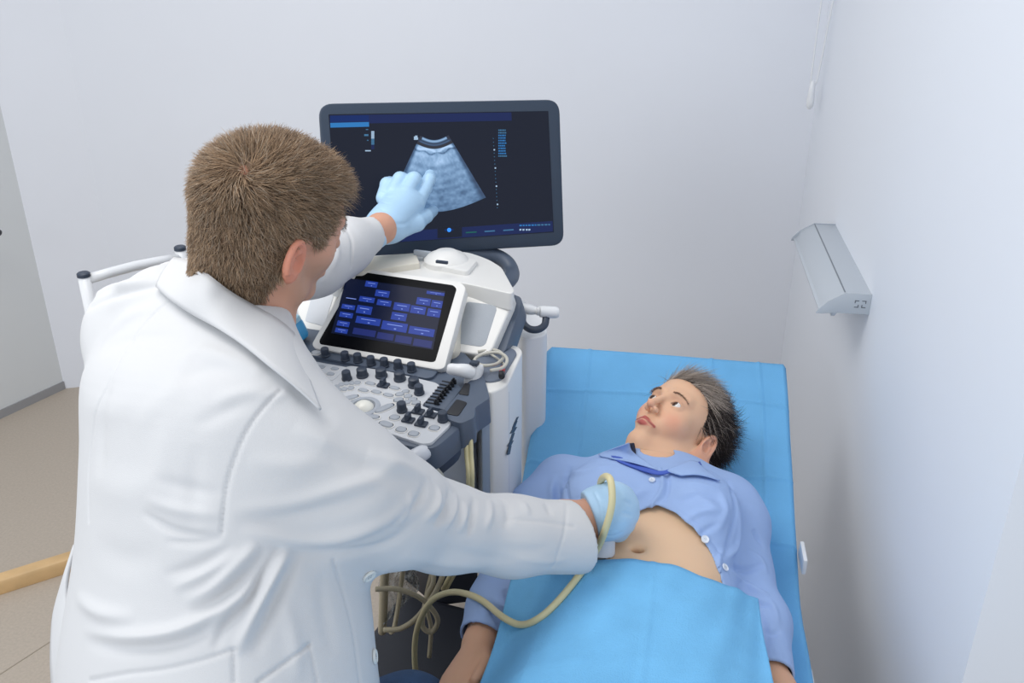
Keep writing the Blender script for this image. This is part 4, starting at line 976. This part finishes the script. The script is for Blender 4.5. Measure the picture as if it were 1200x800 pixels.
vv0 = np.linspace(0, 1, NVd)[:, None] * 1.15; Z = np.maximum(Z, .656 + (topP[None, :, 2] - .656) * np.clip(1 - vv0 / .22, 0, 1) ** 1.2)
Z = blur(Z, 40)
uu = np.linspace(0, 1, NUd)[None, :]; vv = np.linspace(0, 1, NVd)[:, None]
Z = Z + .004 + .0016 * np.sin(uu * 22 + 5 * np.sin(vv * 9)) * np.sin(vv * 24 + uu * 5) + .0022 * np.exp(-((uu - .50 - .03 * np.sin(vv * 6)) / .012) ** 2) + .0018 * np.exp(-((uu - .17 - .05 * vv) / .012) ** 2) + .0016 * np.exp(-((vv - .17 - .02 * np.sin(uu * 6)) / .008) ** 2) + .0012 * np.sin(uu * 47 + vv * 30)
V = np.stack([X, Y, Z], -1).reshape(-1, 3); F = [(i * NUd + j, i * NUd + j + 1, (i + 1) * NUd + j + 1, (i + 1) * NUd + j) for i in range(NVd - 1) for j in range(NUd - 1)]
o = put('drape', mesh_np('drape', V, F), M_drape); so = o.modifiers.new('s', 'SOLIDIFY'); so.thickness = .0012; so.offset = 1
o_drape = o
tag(o, 'loose light blue drape laid over the woman’s hips and legs', 'drape')

# ================================================================== man
man = empty('person', 'man in white lab coat seen from behind, touching the monitor, holding a probe', 'person', (*W(250, 850, 1.2)[:2], 0))
mB = basis([[.6784, .6644, .3136], [-.5084, .1164, .8532], [.5304, -.7382, .4167]]); mC = CAMP + cam2w(np.array([-.3225, .1560, -1.20]))
m_lat = unit(cam2w(np.array([.69, -.21, .69]))); pel = W(262, 850, 1.26); nk = W(285, 345, 1.235); m_up = unit(nk - pel)
m_secs_px = [(262, 960, 1.20, .255, .20), (258, 850, 1.21, .248, .192), (256, 760, 1.215, .240, .182), (258, 650, 1.225, .226, .168), (247, 540, 1.22, .224, .146), (232, 450, 1.225, .220, .124), (236, 395, 1.24, .172, .092), (278, 350, 1.235, .075, .06)]
m_secs = [(W(x, y, t), a, b_) for x, y, t, a, b_ in m_secs_px]
slR = [C3(308, 488, 1.12, .076), C3(352, 534, 1.13, .084), C3(402, 572, 1.15, .085), C3(455, 597, 1.20, .074), C3(520, 618, 1.27, .059), C3(600, 628, 1.34, .0555), C3(676, 629, 1.40, .0570)]
slL = [C3(158, 388, 1.35, .062), C3(215, 360, 1.42, .068), C3(300, 328, 1.52, .062), C3(368, 307, 1.62, .058), C3(402, 289, 1.67, .050), C3(436, 274, 1.735, .034)]
def m_head(p): return head_sd((p - mC) @ mB.T)[0]
def m_neckc(): return [[*to_world(mC, mB, np.array([0, -.036, -.035])), .064], [*to_world(mC, mB, np.array([0, -.034, -.10])), .057], [*W(285, 372, 1.235), .062]]
wrR = [C3(560, 622, 1.31, .038), C3(660, 612, 1.395, .031), C3(700, 606, 1.425, .030), C3(716, 603, 1.43, .030)]
wrL = [C3(360, 310, 1.62, .036), C3(425, 278, 1.72, .029), C3(446, 268, 1.76, .0275), C3(458, 258, 1.80, .028)]
kneeR = W(478, 848, 1.42); kneeL = kneeR - m_lat * .24 + np.array([0, 0, .01])
hipR = pel + m_lat * .09 - m_up * .04; hipL = pel - m_lat * .09 - m_up * .04
ankR = np.array([kneeR[0] - .02, kneeR[1] - .02, .09]); ankL = np.array([kneeL[0] - .02, kneeL[1] - .02, .09])
m_fwd = unit(np.cross(np.array([0, 0, 1.0]), m_lat))
def m_body(p):
    d = smin(m_head(p), sd_chain(p, m_neckc(), .02), .025)
    d = smin(d, sd_chain(p, [[*W(278, 395, 1.235), .07], [*W(256, 520, 1.22), .10], [*W(260, 700, 1.22), .11], [*pel, .12]], .05), .04)
    for A in ([[*slR[0][:3], .05], [*slR[2][:3], .045], [*slR[4][:3], .04]] + wrR[1:], [[*slL[0][:3], .045], [*slL[2][:3], .04]] + wrL): d = smin(d, sd_chain(p, A, .02), .03)
    for h, k, a in ((hipR, kneeR, ankR), (hipL, kneeL, ankL)):
        d = smin(d, sd_chain(p, [[*h, .08], [*k, .055], [*a, .038]], .02), .03); d = smin(d, sd_chain(p, [[*a, .035], [*(a + m_fwd * .13 - [0, 0, .055]), .028]], .02), .02)
    return d
def m_mask(q):
    hl = np.interp(q[:, 1], [-.12, -.06, -.03, -.012, -.004, .012, .022, .034, .05, .07, .1], [-.105, -.098, -.075, .0, .018, .018, .0, .0, .055, .064, .068])
    return (q[:, 2] > hl) & (np.abs(q[:, 0]) < .0765)
def m_col(V):
    q = (V - mC) @ mB.T; C = np.tile(np.array(lin((206, 156, 132))), (len(V), 1)); r = np.linalg.norm(q, axis=1)
    stw = np.clip((-.015 - q[:, 2]) / .02, 0, 1) * np.clip((q[:, 1] - .0) / .02, 0, 1) * np.clip((q[:, 2] + .11) / .02, 0, 1) * (r < .15); C = blend(C, stw * .45, (158, 132, 114))
    ear = (np.abs(q[:, 0]) > .0735) & (r < .12) & (q[:, 1] < .02); C[ear] = blend(C[ear], np.full(ear.sum(), .4), (222, 120, 96))
    h = m_mask(q) & (r < .16); C[h] = np.array(lin((112, 88, 68)))
    wh = np.linalg.norm(q - np.array([0.024, -.071, .083]), axis=1); C[h & (wh < .011)] = np.array(lin((150, 104, 82)))
    return C
mlo = mC - .17; mhi = mC + .17; mcn = unit(mC - W(285, 372, 1.235)); mcp = mC - mcn * .125
lo = np.minimum.reduce([ankL, pel, mC, np.array(wrL[-1][:3]), slL[0][:3]]) - .15; hi = np.maximum.reduce([ankR, pel, mC, np.array(wrR[-1][:3]), np.array(wrL[-1][:3]), kneeR]) + .15; lo[2] = 0.0
m_obj = person_mesh(m_body, [(mlo, mhi, .0022, lambda p: -((p - mcp) @ mcn)), (lo, hi, .006, lambda p: np.where(np.linalg.norm(p - mC, axis=-1) < .2, ((p - mcp) @ mcn) - .004, -1.0))], m_col, man)
for x in (-.0305, .0305): eyeball(man, mC, mB, x, (0, 1, 0))
hV, hN = roots_of(m_obj, mC, mB, 1.0)
rt, rn_ = scalp_pts(hV, hN, m_mask, 21000, 13)
whl = np.array([0.024, -.072, .084]); dv = rt - whl; dist = np.linalg.norm(dv, axis=1)
dr = dv / (dist[:, None] + 1e-6) + np.cross(rn_, dv / (dist[:, None] + 1e-6)) * np.exp(-dist / .05)[:, None] * .9
top_ = np.clip((rt[:, 2] - .03) / .05, 0, 1); fr_ = np.clip((rt[:, 1] - .03) / .05, 0, 1) * top_; nap = np.clip((-.02 - rt[:, 2]) / .05, 0, 1)
ln = .014 + .011 * top_ + .010 * fr_ + .003 * RNG.random(len(rt)) - .006 * nap; lf = .45 + .25 * top_ + .5 * fr_ - .1 * nap; ln *= np.clip(dist / .02, .6, 1)
ck = np.floor(rt / .006).astype(int); hsh = (np.abs(np.sin(ck @ np.array([12.9898, 78.233, 37.719]))) * 43758.5453) % 1.0; dr = dr + .35 * np.stack([np.sin(hsh * 40), np.cos(hsh * 57), np.sin(hsh * 71)], 1)
rc = np.random.default_rng(16); base = np.array([lin((160, 134, 108))]) * (.45 + .95 * rc.random(len(rt)))[:, None]; gm = rc.random(len(rt)) < .14; base[gm] = np.array(lin((196, 176, 154))) * .8
base = base * (.72 + .5 * hsh)[:, None]
strands('hair', rt, rn_, dr, ln, lf, base, .00045, man, mC, mB, curl=.28, seed=25)
brows(man, mC, mB, (90, 66, 50), 8)

# trousers, shoes, stool
M_jean = mat('blue_denim', (58, 88, 128), .85, bump=.6, bscale=1200, var=.12, vscale=40)
def m_trous(p):
    d = sd_chain(p, [[*pel, .135], [*hipR, .125]], .04)
    for h, k, a in ((hipR, kneeR, ankR), (hipL, kneeL, ankL)): d = smin(d, sd_chain(p, [[*h, .105], [*((h + k) / 2), .092], [*k, .074], [*(k * .5 + a * .5), .062], [*(a + [0, 0, .0]), .055]], .03), .03)
    return np.maximum(d, .07 - p[..., 2])
V, Q = surf(m_trous, (lo[0], lo[1], 0.03), (hi[0], hi[1], 1.0), .006); put('jeans', mesh_np('jeans', smooth_mesh(V, Q, 2), Q), M_jean, man)
for a in (ankR, ankL):
    f = lambda p: np.maximum(smin(sd_chain(p, [[*(a - [0, 0, .02]), .046], [*(a + m_fwd * .14 - [0, 0, .045]), .040]], .03), sd_cone(p, a - [0, 0, .05], a + m_fwd * .12 - [0, 0, .055], .042, .045), .02), .002 - p[..., 2])
    V, Q = surf(f, a - .14 - np.abs(m_fwd) * .1, a + .14 + np.abs(m_fwd) * .12, .005); put('shoe', mesh_np('shoe', smooth_mesh(V, Q, 1), Q), M_white, man)
st_ = empty('stool', 'round black swivel stool under the man in the lab coat', 'stool', (*pel[:2], 0)); sz = pel[2] - .165
lathe('seat', [(.02, -.05), (.17, -.05), (.185, -.035), (.185, -.012), (.17, 0), (.02, .002)], (*pel[:2], sz), M_black, st_, k=40)
lathe('column', [(.03, .1), (.03, .3), (.02, .31), (.02, sz - .05)], (*pel[:2], 0), M_alu, st_, k=20)
for k in range(5):
    a = 2 * math.pi * k / 5 + .3; e = np.array([math.cos(a), math.sin(a), 0]) * .25; q = np.array([*pel[:2], 0])
    tube('leg', [q + [0, 0, .12], q + e * .6 + [0, 0, .095], q + e + [0, 0, .08]], .017, M_alu, st_, smooth=4); lathe('caster', [(.01, -.012), (.026, -.012), (.028, 0), (.026, .012), (.01, .012)], q + e + [0, 0, .028], M_black, st_, axis=np.cross(e, UPZ), k=16)

# lab coat -------------------------------------------------------------
M_coat = mat('white_cotton_coat', (209, 210, 212), .82, bump=.25, bscale=1100, spec=.2)
M_seam = mat('coat_button', (224, 226, 222), .35)
yoke = [C3(156, 388, 1.34, .064), C3(200, 372, 1.30, .07), C3(255, 380, 1.24, .066), C3(302, 448, 1.15, .066)]
def coat_outer(p, o=0.0):
    d = sd_trunk(p, [(c_, a + o, b_ + o) for c_, a, b_ in m_secs], m_lat, m_up, 2.3)
    d = smin(d, sd_chain(p, [[*q[:3], q[3] + o] for q in yoke], .03), .045)
    a = sd_chain(p, [[*q[:3], q[3] + o] for q in slR], .03); b_ = sd_chain(p, [[*q[:3], q[3] + o] for q in slL], .03)
    return smin(smin(d, a, .035), b_, .035)
def m_coat(p):
    d = coat_outer(p)
    for A, o, ln_ in ((slR, .0, .10), (slL, 0, .07)):
        e = np.array(A[-1][:3]); u = unit(e - np.array(A[-2][:3])); h = (p - e) @ u; near = np.linalg.norm(p - e, axis=-1) < .16
        tl = unit(u + .28 * (UV if A is slR else -.6 * UV)); pl = (p - e) @ tl
        core = np.linalg.norm(p - e - h[..., None] * u, axis=-1) - (A[-1][3] - .0075 - np.clip(-h, 0, .2) * .06); core = np.maximum(core, -ln_ - h)
        d = np.where(near, np.maximum(np.maximum(d, pl), -core), d)
    nh = sd_chain(p, [[*r_[:3], r_[3] + .006] for r_ in m_neckc()], .02); d = smax(d, -nh, .006)
    return d
clo = np.minimum.reduce([np.array(s_[0]) for s_ in m_secs]) - .30; chi = np.maximum.reduce([np.array(slR[-1][:3]), np.array(slL[-1][:3])] + [np.array(s_[0]) for s_ in m_secs]) + .16
V, Q = surf(m_coat, clo, chi, .0029); V = smooth_mesh(V, Q, 3, .5); me = mesh_np('lab_coat', V, Q)
G = -.0021
strokes(me, [
    ([(268, 598), (330, 592), (386, 577), (440, 560), (473, 536)], .010, .005), ([(275, 612), (330, 606), (390, 594), (450, 575)], .010, -.004), ([(282, 622), (340, 632), (400, 630), (457, 607), (490, 572)], .009, .006), ([(300, 640), (380, 648), (450, 638), (500, 600)], .009, -.005),
    ([(430, 530), (470, 545), (505, 560)], .010, .005), ([(380, 520), (430, 548), (480, 566)], .012, -.004), ([(527, 573), (524, 598), (507, 617)], .006, -.008), ([(515, 570), (512, 592), (495, 612)], .006, .006), ([(546, 588), (543, 606), (538, 625)], .006, .006), ([(556, 582), (554, 606), (548, 630)], .006, -.006), ([(575, 585), (574, 605), (568, 622)], .006, .004), ([(500, 560), (492, 585), (470, 605)], .007, -.005),
    ([(590, 584), (596, 600), (592, 620)], .007, -.004), ([(612, 586), (620, 604)], .006, .003), ([(640, 588), (646, 604)], .006, -.003), ([(520, 640), (560, 652), (610, 655)], .010, -.003), ([(470, 650), (520, 660), (580, 665)], .010, .003),
    ([(165, 600), (207, 622), (262, 630)], .005, -.005), ([(192, 634), (230, 636), (262, 631)], .005, -.004), ([(170, 585), (215, 598), (262, 604)], .008, .004), ([(180, 560), (220, 572), (262, 580)], .008, -.003),
    ([(303, 636), (284, 655), (250, 688), (215, 707)], .008, .008), ([(312, 642), (295, 668), (262, 700), (222, 722)], .007, -.008), ([(96, 738), (153, 746), (215, 736), (276, 699), (310, 650)], .008, .009), ([(100, 752), (155, 760), (222, 750), (285, 712)], .008, -.006), ([(341, 640), (325, 665), (307, 699), (288, 740), (276, 768)], .0075, .011), ([(352, 645), (335, 680), (312, 730), (296, 770)], .008, -.007), ([(330, 640), (312, 668), (292, 705), (262, 740)], .006, -.008),
    ([(88, 700), (120, 718), (160, 724)], .009, .006), ([(200, 690), (240, 672), (280, 645)], .006, .005), ([(190, 675), (235, 660), (275, 638)], .006, -.004), ([(240, 745), (270, 715), (300, 680)], .007, .006), ([(250, 762), (262, 735), (285, 700)], .006, -.006),
    ([(87, 372), (127, 348), (177, 335), (205, 330)], .007, -.006), ([(95, 360), (130, 338), (175, 327)], .008, .006), ([(110, 345), (145, 325), (180, 318)], .007, -.006), ([(120, 400), (150, 372), (190, 358)], .012, .004),
    ([(205, 430), (235, 412), (275, 425), (310, 440)], .012, .004), ([(206, 446), (245, 432), (300, 436)], .012, -.003), ([(250, 470), (285, 462), (318, 455)], .010, .004), ([(225, 500), (262, 482), (300, 462)], .010, -.003), ([(320, 430), (350, 450), (385, 480)], .012, .003), ([(150, 500), (190, 470), (220, 440)], .018, .003), ([(335, 458), (365, 470), (395, 500)], .010, -.003),
    ([(95, 470), (130, 480), (170, 470)], .02, .003), ([(100, 560), (150, 575), (200, 560)], .022, .003), ([(110, 640), (150, 655), (190, 650)], .018, -.003), ([(130, 430), (120, 500), (118, 560)], .014, -.003), ([(200, 470), (190, 540), (185, 600)], .02, .003), ([(230, 520), (226, 580), (232, 620)], .012, -.003),
    ([(330, 700), (345, 750), (350, 799)], .010, .004), ([(375, 670), (380, 720), (392, 770)], .010, -.003), ([(120, 410), (170, 395), (220, 400)], .012, -.003), ([(300, 470), (330, 462), (352, 470)], .008, .003), ([(290, 540), (340, 545), (390, 540)], .012, .003), ([(345, 500), (385, 520), (425, 545)], .010, .003),
    ([(560, 640), (620, 645), (650, 640)], .008, -.002), ([(600, 655), (640, 658), (668, 655)], .006, .002), ([(480, 575), (478, 598), (462, 618)], .006, .004), ([(535, 578), (532, 600), (520, 622)], .005, .004),
    # seams
    ([(200, 350), (180, 368), (160, 390), (145, 412), (132, 437), (120, 465), (112, 490), (107, 520), (104, 560), (104, 610)], .0024, G, 'full'), ([(328, 458), (310, 476), (292, 500), (278, 530), (266, 570), (260, 625)], .0024, G * 1.3, 'full'),
    ([(596, 608), (640, 612), (672, 617)], .003, G * .7, 'full'), ([(664, 590), (662, 620), (655, 645), (648, 664)], .003, G * .6, 'full'), ([(391, 657), (404, 700), (414, 740), (422, 799)], .0024, G, 'full'),
    ([(402, 262), (412, 282), (412, 312)], .003, -.003, 'full'), ([(390, 275), (396, 295), (390, 318)], .006, .003), ([(378, 290), (384, 310), (376, 330)], .007, -.003),
    ([(105, 797), (150, 789), (192, 784), (235, 774), (274, 761)], .0026, -.0025, 'full'), ([(274, 761), (275, 799)], .0026, -.0025, 'full'), ([(362, 756), (345, 768), (333, 778), (303, 799)], .0028, -.003, 'full'), ([(362, 756), (372, 799)], .0024, -.0018, 'full'),
])
put('lab_coat', me, M_coat, man); coat_tree = bvh(me)
onc = lambda x, y: cast(coat_tree, x, y)[0]
# turned-down collar
def strip(name, A, Bp, m, parent, bulge=.008, n=8, rows=9, thick=.003):
    A = catmull(A, n); Bp = catmull(Bp, n); k = min(len(A), len(Bp)); A, Bp = A[:k], Bp[:k]; V = []
    for s_ in np.linspace(0, 1, rows):
        Mid = A * (1 - s_) + Bp * s_; V.append(Mid - FV * bulge * math.sin(math.pi * s_) ** .8)
    V = np.array(V).reshape(-1, 3); F = [(i * k + j, i * k + j + 1, (i + 1) * k + j + 1, (i + 1) * k + j) for i in range(rows - 1) for j in range(k - 1)]
    o = put(name, mesh_np(name, V, F), m, parent); so = o.modifiers.new('s', 'SOLIDIFY'); so.thickness = thick; so.offset = 0; return o
topE = [W(204, 302, 1.275), W(222, 306, 1.235), W(243, 322, 1.20), W(268, 341, 1.175), W(295, 357, 1.158), W(322, 372, 1.15), W(342, 388, 1.155), W(350, 402, 1.165)]
low = [(183, 336), (198, 350), (222, 366), (250, 382), (282, 402), (315, 428), (345, 452), (376, 480)]
lowE = [onc(x, y) for x, y in low]; lowE = [W(x, y, ((h - CAMP) @ FV if h is not None else 1.14) - .018) for (x, y), h in zip(low, lowE)]
mtree = bvh(m_obj.data)
def outside(P, g):
    o_ = []
    for q in P:
        x, y, t = proj(q); h = cast(mtree, x, y)[0]
        o_.append(W(x, y, min(t, (h - CAMP) @ FV - g)) if h is not None else q)
    return o_
topE = outside(topE, .010); lowE = outside(lowE, .016)
strip('collar', topE, lowE, M_coat, man)
inE = [W(212, 312, 1.285), W(230, 318, 1.25), W(250, 335, 1.215), W(275, 354, 1.19), W(298, 368, 1.178), W(322, 382, 1.17), W(338, 398, 1.178), W(345, 412, 1.19)]
strip('collar_stand', [p - UV * 0 for p in topE], outside(inE, .005), M_coat, man, bulge=-.004)
# hanging back belt at the left edge
ribA = [W(89, 640, 1.26), W(80, 672, 1.25), W(79, 700, 1.245), W(83, 730, 1.23), W(96, 760, 1.20), (W(116, 788, 1.175)), W(132, 815, 1.16)]
ribB = [W(88, 638, 1.275), W(74, 680, 1.27), W(64, 715, 1.265), W(61, 740, 1.26), W(60, 775, 1.25), W(62, 810, 1.24), W(66, 840, 1.23)]
strip('back_belt', ribA, ribB, M_coat, man, bulge=.004, thick=.004)
for x, y in ((438, 769), (432, 674)):
    h, n_ = cast(coat_tree, x, y)
    if h is None: h = W(x, y, 1.24); n_ = -FV
    bt = lathe('button', [(.0095, 0), (.0098, .002), (.0085, .0034), (.0068, .0024), (.0003, .0022)], h + n_ * .0004, M_seam, man, axis=n_, k=28)
    u1 = unit(np.cross(n_, UPZ)); u2 = np.cross(n_, u1); b = MB()
    for i_ in (-1, 1):
        for j_ in (-1, 1): b.box(h + n_ * .0032 + u1 * i_ * .0018 + u2 * j_ * .0018, (.0006, .0006, .0003), [u1, u2, n_])
    b.build('thread_hole', M_mgrey, bt)

# gloves -----------------------------------------------------------------
M_glove = mat('pale_blue_nitrile', (172, 206, 234), .42, bump=.15, bscale=260, spec=.4)
T = lambda x, y, h, r: [*PM.at(x, y, h), r]
def glove_left(p):
    k = .0045
    d = sd_chain(p, [C3(432, 277, 1.735, .0325), C3(452, 262, 1.79, .033)], .01)
    d = smin(d, sd_chain(p, [C3(452, 262, 1.79, .032), C3(459, 236, 1.835, .021)], .01), .02)
    d = smin(d, sd_chain(p, [C3(456, 262, 1.79, .030), C3(473, 232, 1.835, .024)], .01), .02)
    d = smin(d, sd_chain(p, [C3(460, 264, 1.79, .028), C3(485, 238, 1.845, .022)], .01), .02)
    for A in ([C3(450, 232, 1.835, .0165), C3(454, 216, 1.86, .0145), T(457, 213, .012, .0120)], [C3(461, 226, 1.835, .0165), C3(469, 210, 1.86, .0150), T(472, 208, .012, .0120)],
              [C3(476, 226, 1.835, .0165), C3(485, 210, 1.862, .0152), T(487, 211, .012, .0120)], [C3(489, 238, 1.845, .016), C3(498, 221, 1.875, .0135), C3(503, 210, 1.885, .0128), T(504, 205, .013, .0118)],
              [C3(468, 266, 1.80, .024), C3(488, 261, 1.83, .0175), C3(499, 253, 1.865, .0145), T(507, 247, .013, .0125)]): d = smin(d, sd_chain(p, A, .006), k)
    e = W(434, 277, 1.735); u = unit(W(452, 260, 1.765) - e); return np.maximum(d, -((p - e) @ u))
c0 = W(472, 240, 1.84); V, Q = surf(glove_left, c0 - .15, c0 + .15, .0022); me = mesh_np('glove', smooth_mesh(V, Q, 1), Q)
strokes(me, [([(441, 240), (448, 246), (456, 247)], .0018, -.0012), ([(443, 233), (451, 238), (460, 238)], .0018, -.0012), ([(445, 228), (453, 231), (462, 231)], .0018, -.001), ([(438, 247), (446, 253), (454, 255)], .0018, -.0012), ([(439, 253), (449, 259), (455, 270), (455, 281)], .002, .0014, 'full'), ([(447, 222), (455, 226), (463, 226)], .0018, -.001), ([(462, 262), (475, 262), (486, 252)], .004, -.002)])
put('glove', me, M_glove, man)
def glove_right(p):
    d = sd_chain(p, [C3(694, 604, 1.42, .035), C3(704, 601, 1.42, .036)], .01)
    d = smin(d, sd_chain(p, [C3(702, 592, 1.42, .027), C3(720, 584, 1.40, .026)], .01), .025); d = smin(d, sd_chain(p, [C3(704, 604, 1.42, .029), C3(724, 600, 1.41, .029)], .01), .025); d = smin(d, sd_chain(p, [C3(700, 614, 1.43, .022), C3(718, 614, 1.42, .022)], .01), .02)
    for A in ([C3(716, 576, 1.395, .0155), C3(732, 580, 1.41, .0125), C3(735, 592, 1.445, .0115), C3(722, 600, 1.455, .0105)], [C3(722, 586, 1.395, .0155), C3(738, 591, 1.405, .0125), C3(738, 603, 1.44, .0115), C3(724, 610, 1.455, .0105)],
              [C3(723, 598, 1.40, .0155), C3(738, 603, 1.41, .0125), C3(735, 615, 1.44, .0115), C3(722, 619, 1.455, .0105)], [C3(718, 610, 1.41, .015), C3(731, 615, 1.415, .012), C3(727, 624, 1.435, .0115), C3(714, 626, 1.45, .0105)],
              [C3(700, 586, 1.43, .017), C3(708, 574, 1.46, .0145), C3(718, 580, 1.48, .012), C3(722, 594, 1.475, .0105)]): d = smin(d, sd_chain(p, A, .006), .009)
    d = smin(d, sd_chain(p, [C3(702, 622, 1.44, .014), C3(722, 624, 1.435, .012)], .01), .012)
    e = W(692, 607, 1.415); u = unit(W(712, 600, 1.42) - e); return np.maximum(d, -((p - e) @ u))
c0 = W(715, 600, 1.42); V, Q = surf(glove_right, c0 - .13, c0 + .13, .0022); me = mesh_np('glove', smooth_mesh(V, Q, 1), Q)
strokes(me, [([(697, 577), (704, 592), (706, 608), (702, 622)], .0022, .0015, 'full'), ([(703, 626), (718, 628), (732, 622)], .0022, -.002), ([(722, 566), (731, 580), (737, 596)], .006, .0015), ([(730, 586), (742, 592)], .003, -.002), ([(728, 600), (743, 605)], .003, -.002)])
put('glove', me, M_glove, man)

# the hand-held probe and its long lead
pr = empty('ultrasound_probe', 'pale grey probe pressed on the bare belly by the gloved hand', 'probe', W(706, 648, 1.46))
pa, pb = W(714, 598, 1.435), W(706, 656, 1.428); pu = unit(pb - pa); pz = unit(np.cross(pu, RV)); px_ = np.cross(pz, pu)
def probe(p):
    L_ = (pb - pa) @ pu; h = np.clip((p - pa) @ pu / L_, 0, 1); q = p - pa; x = q @ px_; z = q @ pz; y = q @ pu
    rx = .014 + .0065 * h ** 2; rz = .013 - .002 * h; k0 = np.sqrt((x / rx) ** 2 + (z / rz) ** 2); d = (k0 - 1) * .011
    return smax(d, np.abs(y - L_ / 2) - L_ / 2 - .0 + (x / rx) ** 2 * .003, .006)
V, Q = surf(probe, pa - .06, pb + .06, .0016); me = mesh_np('handle', V, Q); put('handle', me, mat('probe_shell', (206, 212, 222), .3), pr)
tube('acoustic_lens', [pb - px_ * .014 - pu * .002, pb, pb + px_ * .014 - pu * .002], .006, mat('lens_grey', (120, 124, 132), .4), pr)
cb = [(709, 585, 1.46), (704, 572, 1.45), (705, 562, 1.41), (711, 558, 1.375), (716, 565, 1.355), (717, 590, 1.35), (710, 618, 1.365), (700, 642, 1.40), (680, 672, 1.415), (655, 703, 1.42), (632, 724, 1.425), (610, 732, 1.43), (588, 722, 1.46), (566, 704, 1.50), (545, 695, 1.55), (525, 694, 1.60), (506, 703, 1.64), (494, 722, 1.68), (487, 745, 1.72), (486, 775, 1.76), (490, 810, 1.80)]
dtree = bvh(o_drape.data)
for i_, q in enumerate(cb):
    h = cast(dtree, q[0], q[1])[0]
    if h is not None and 8 <= i_ <= 12: cb[i_] = (q[0], q[1], (h - CAMP) @ FV - .010)
Qc = catmull([W(*q) for q in cb], 10)
for i_ in range(75, len(Qc)):
    x, y, t = proj(Qc[i_]); hs = [h for h in (cast(tr, x, y)[0] for tr in (dtree, shirt_tree, w_tree)) if h is not None]
    if hs:
        th_ = min((h - CAMP) @ FV for h in hs) - .0085
        if t > th_: Qc[i_] = W(x, y, th_)
for k_ in range(6): Qc[76:-1] = .25 * Qc[75:-2] + .5 * Qc[76:-1] + .25 * Qc[77:]
tube('cable', Qc, .0056, M_cable, pr, k=14, smooth=0)
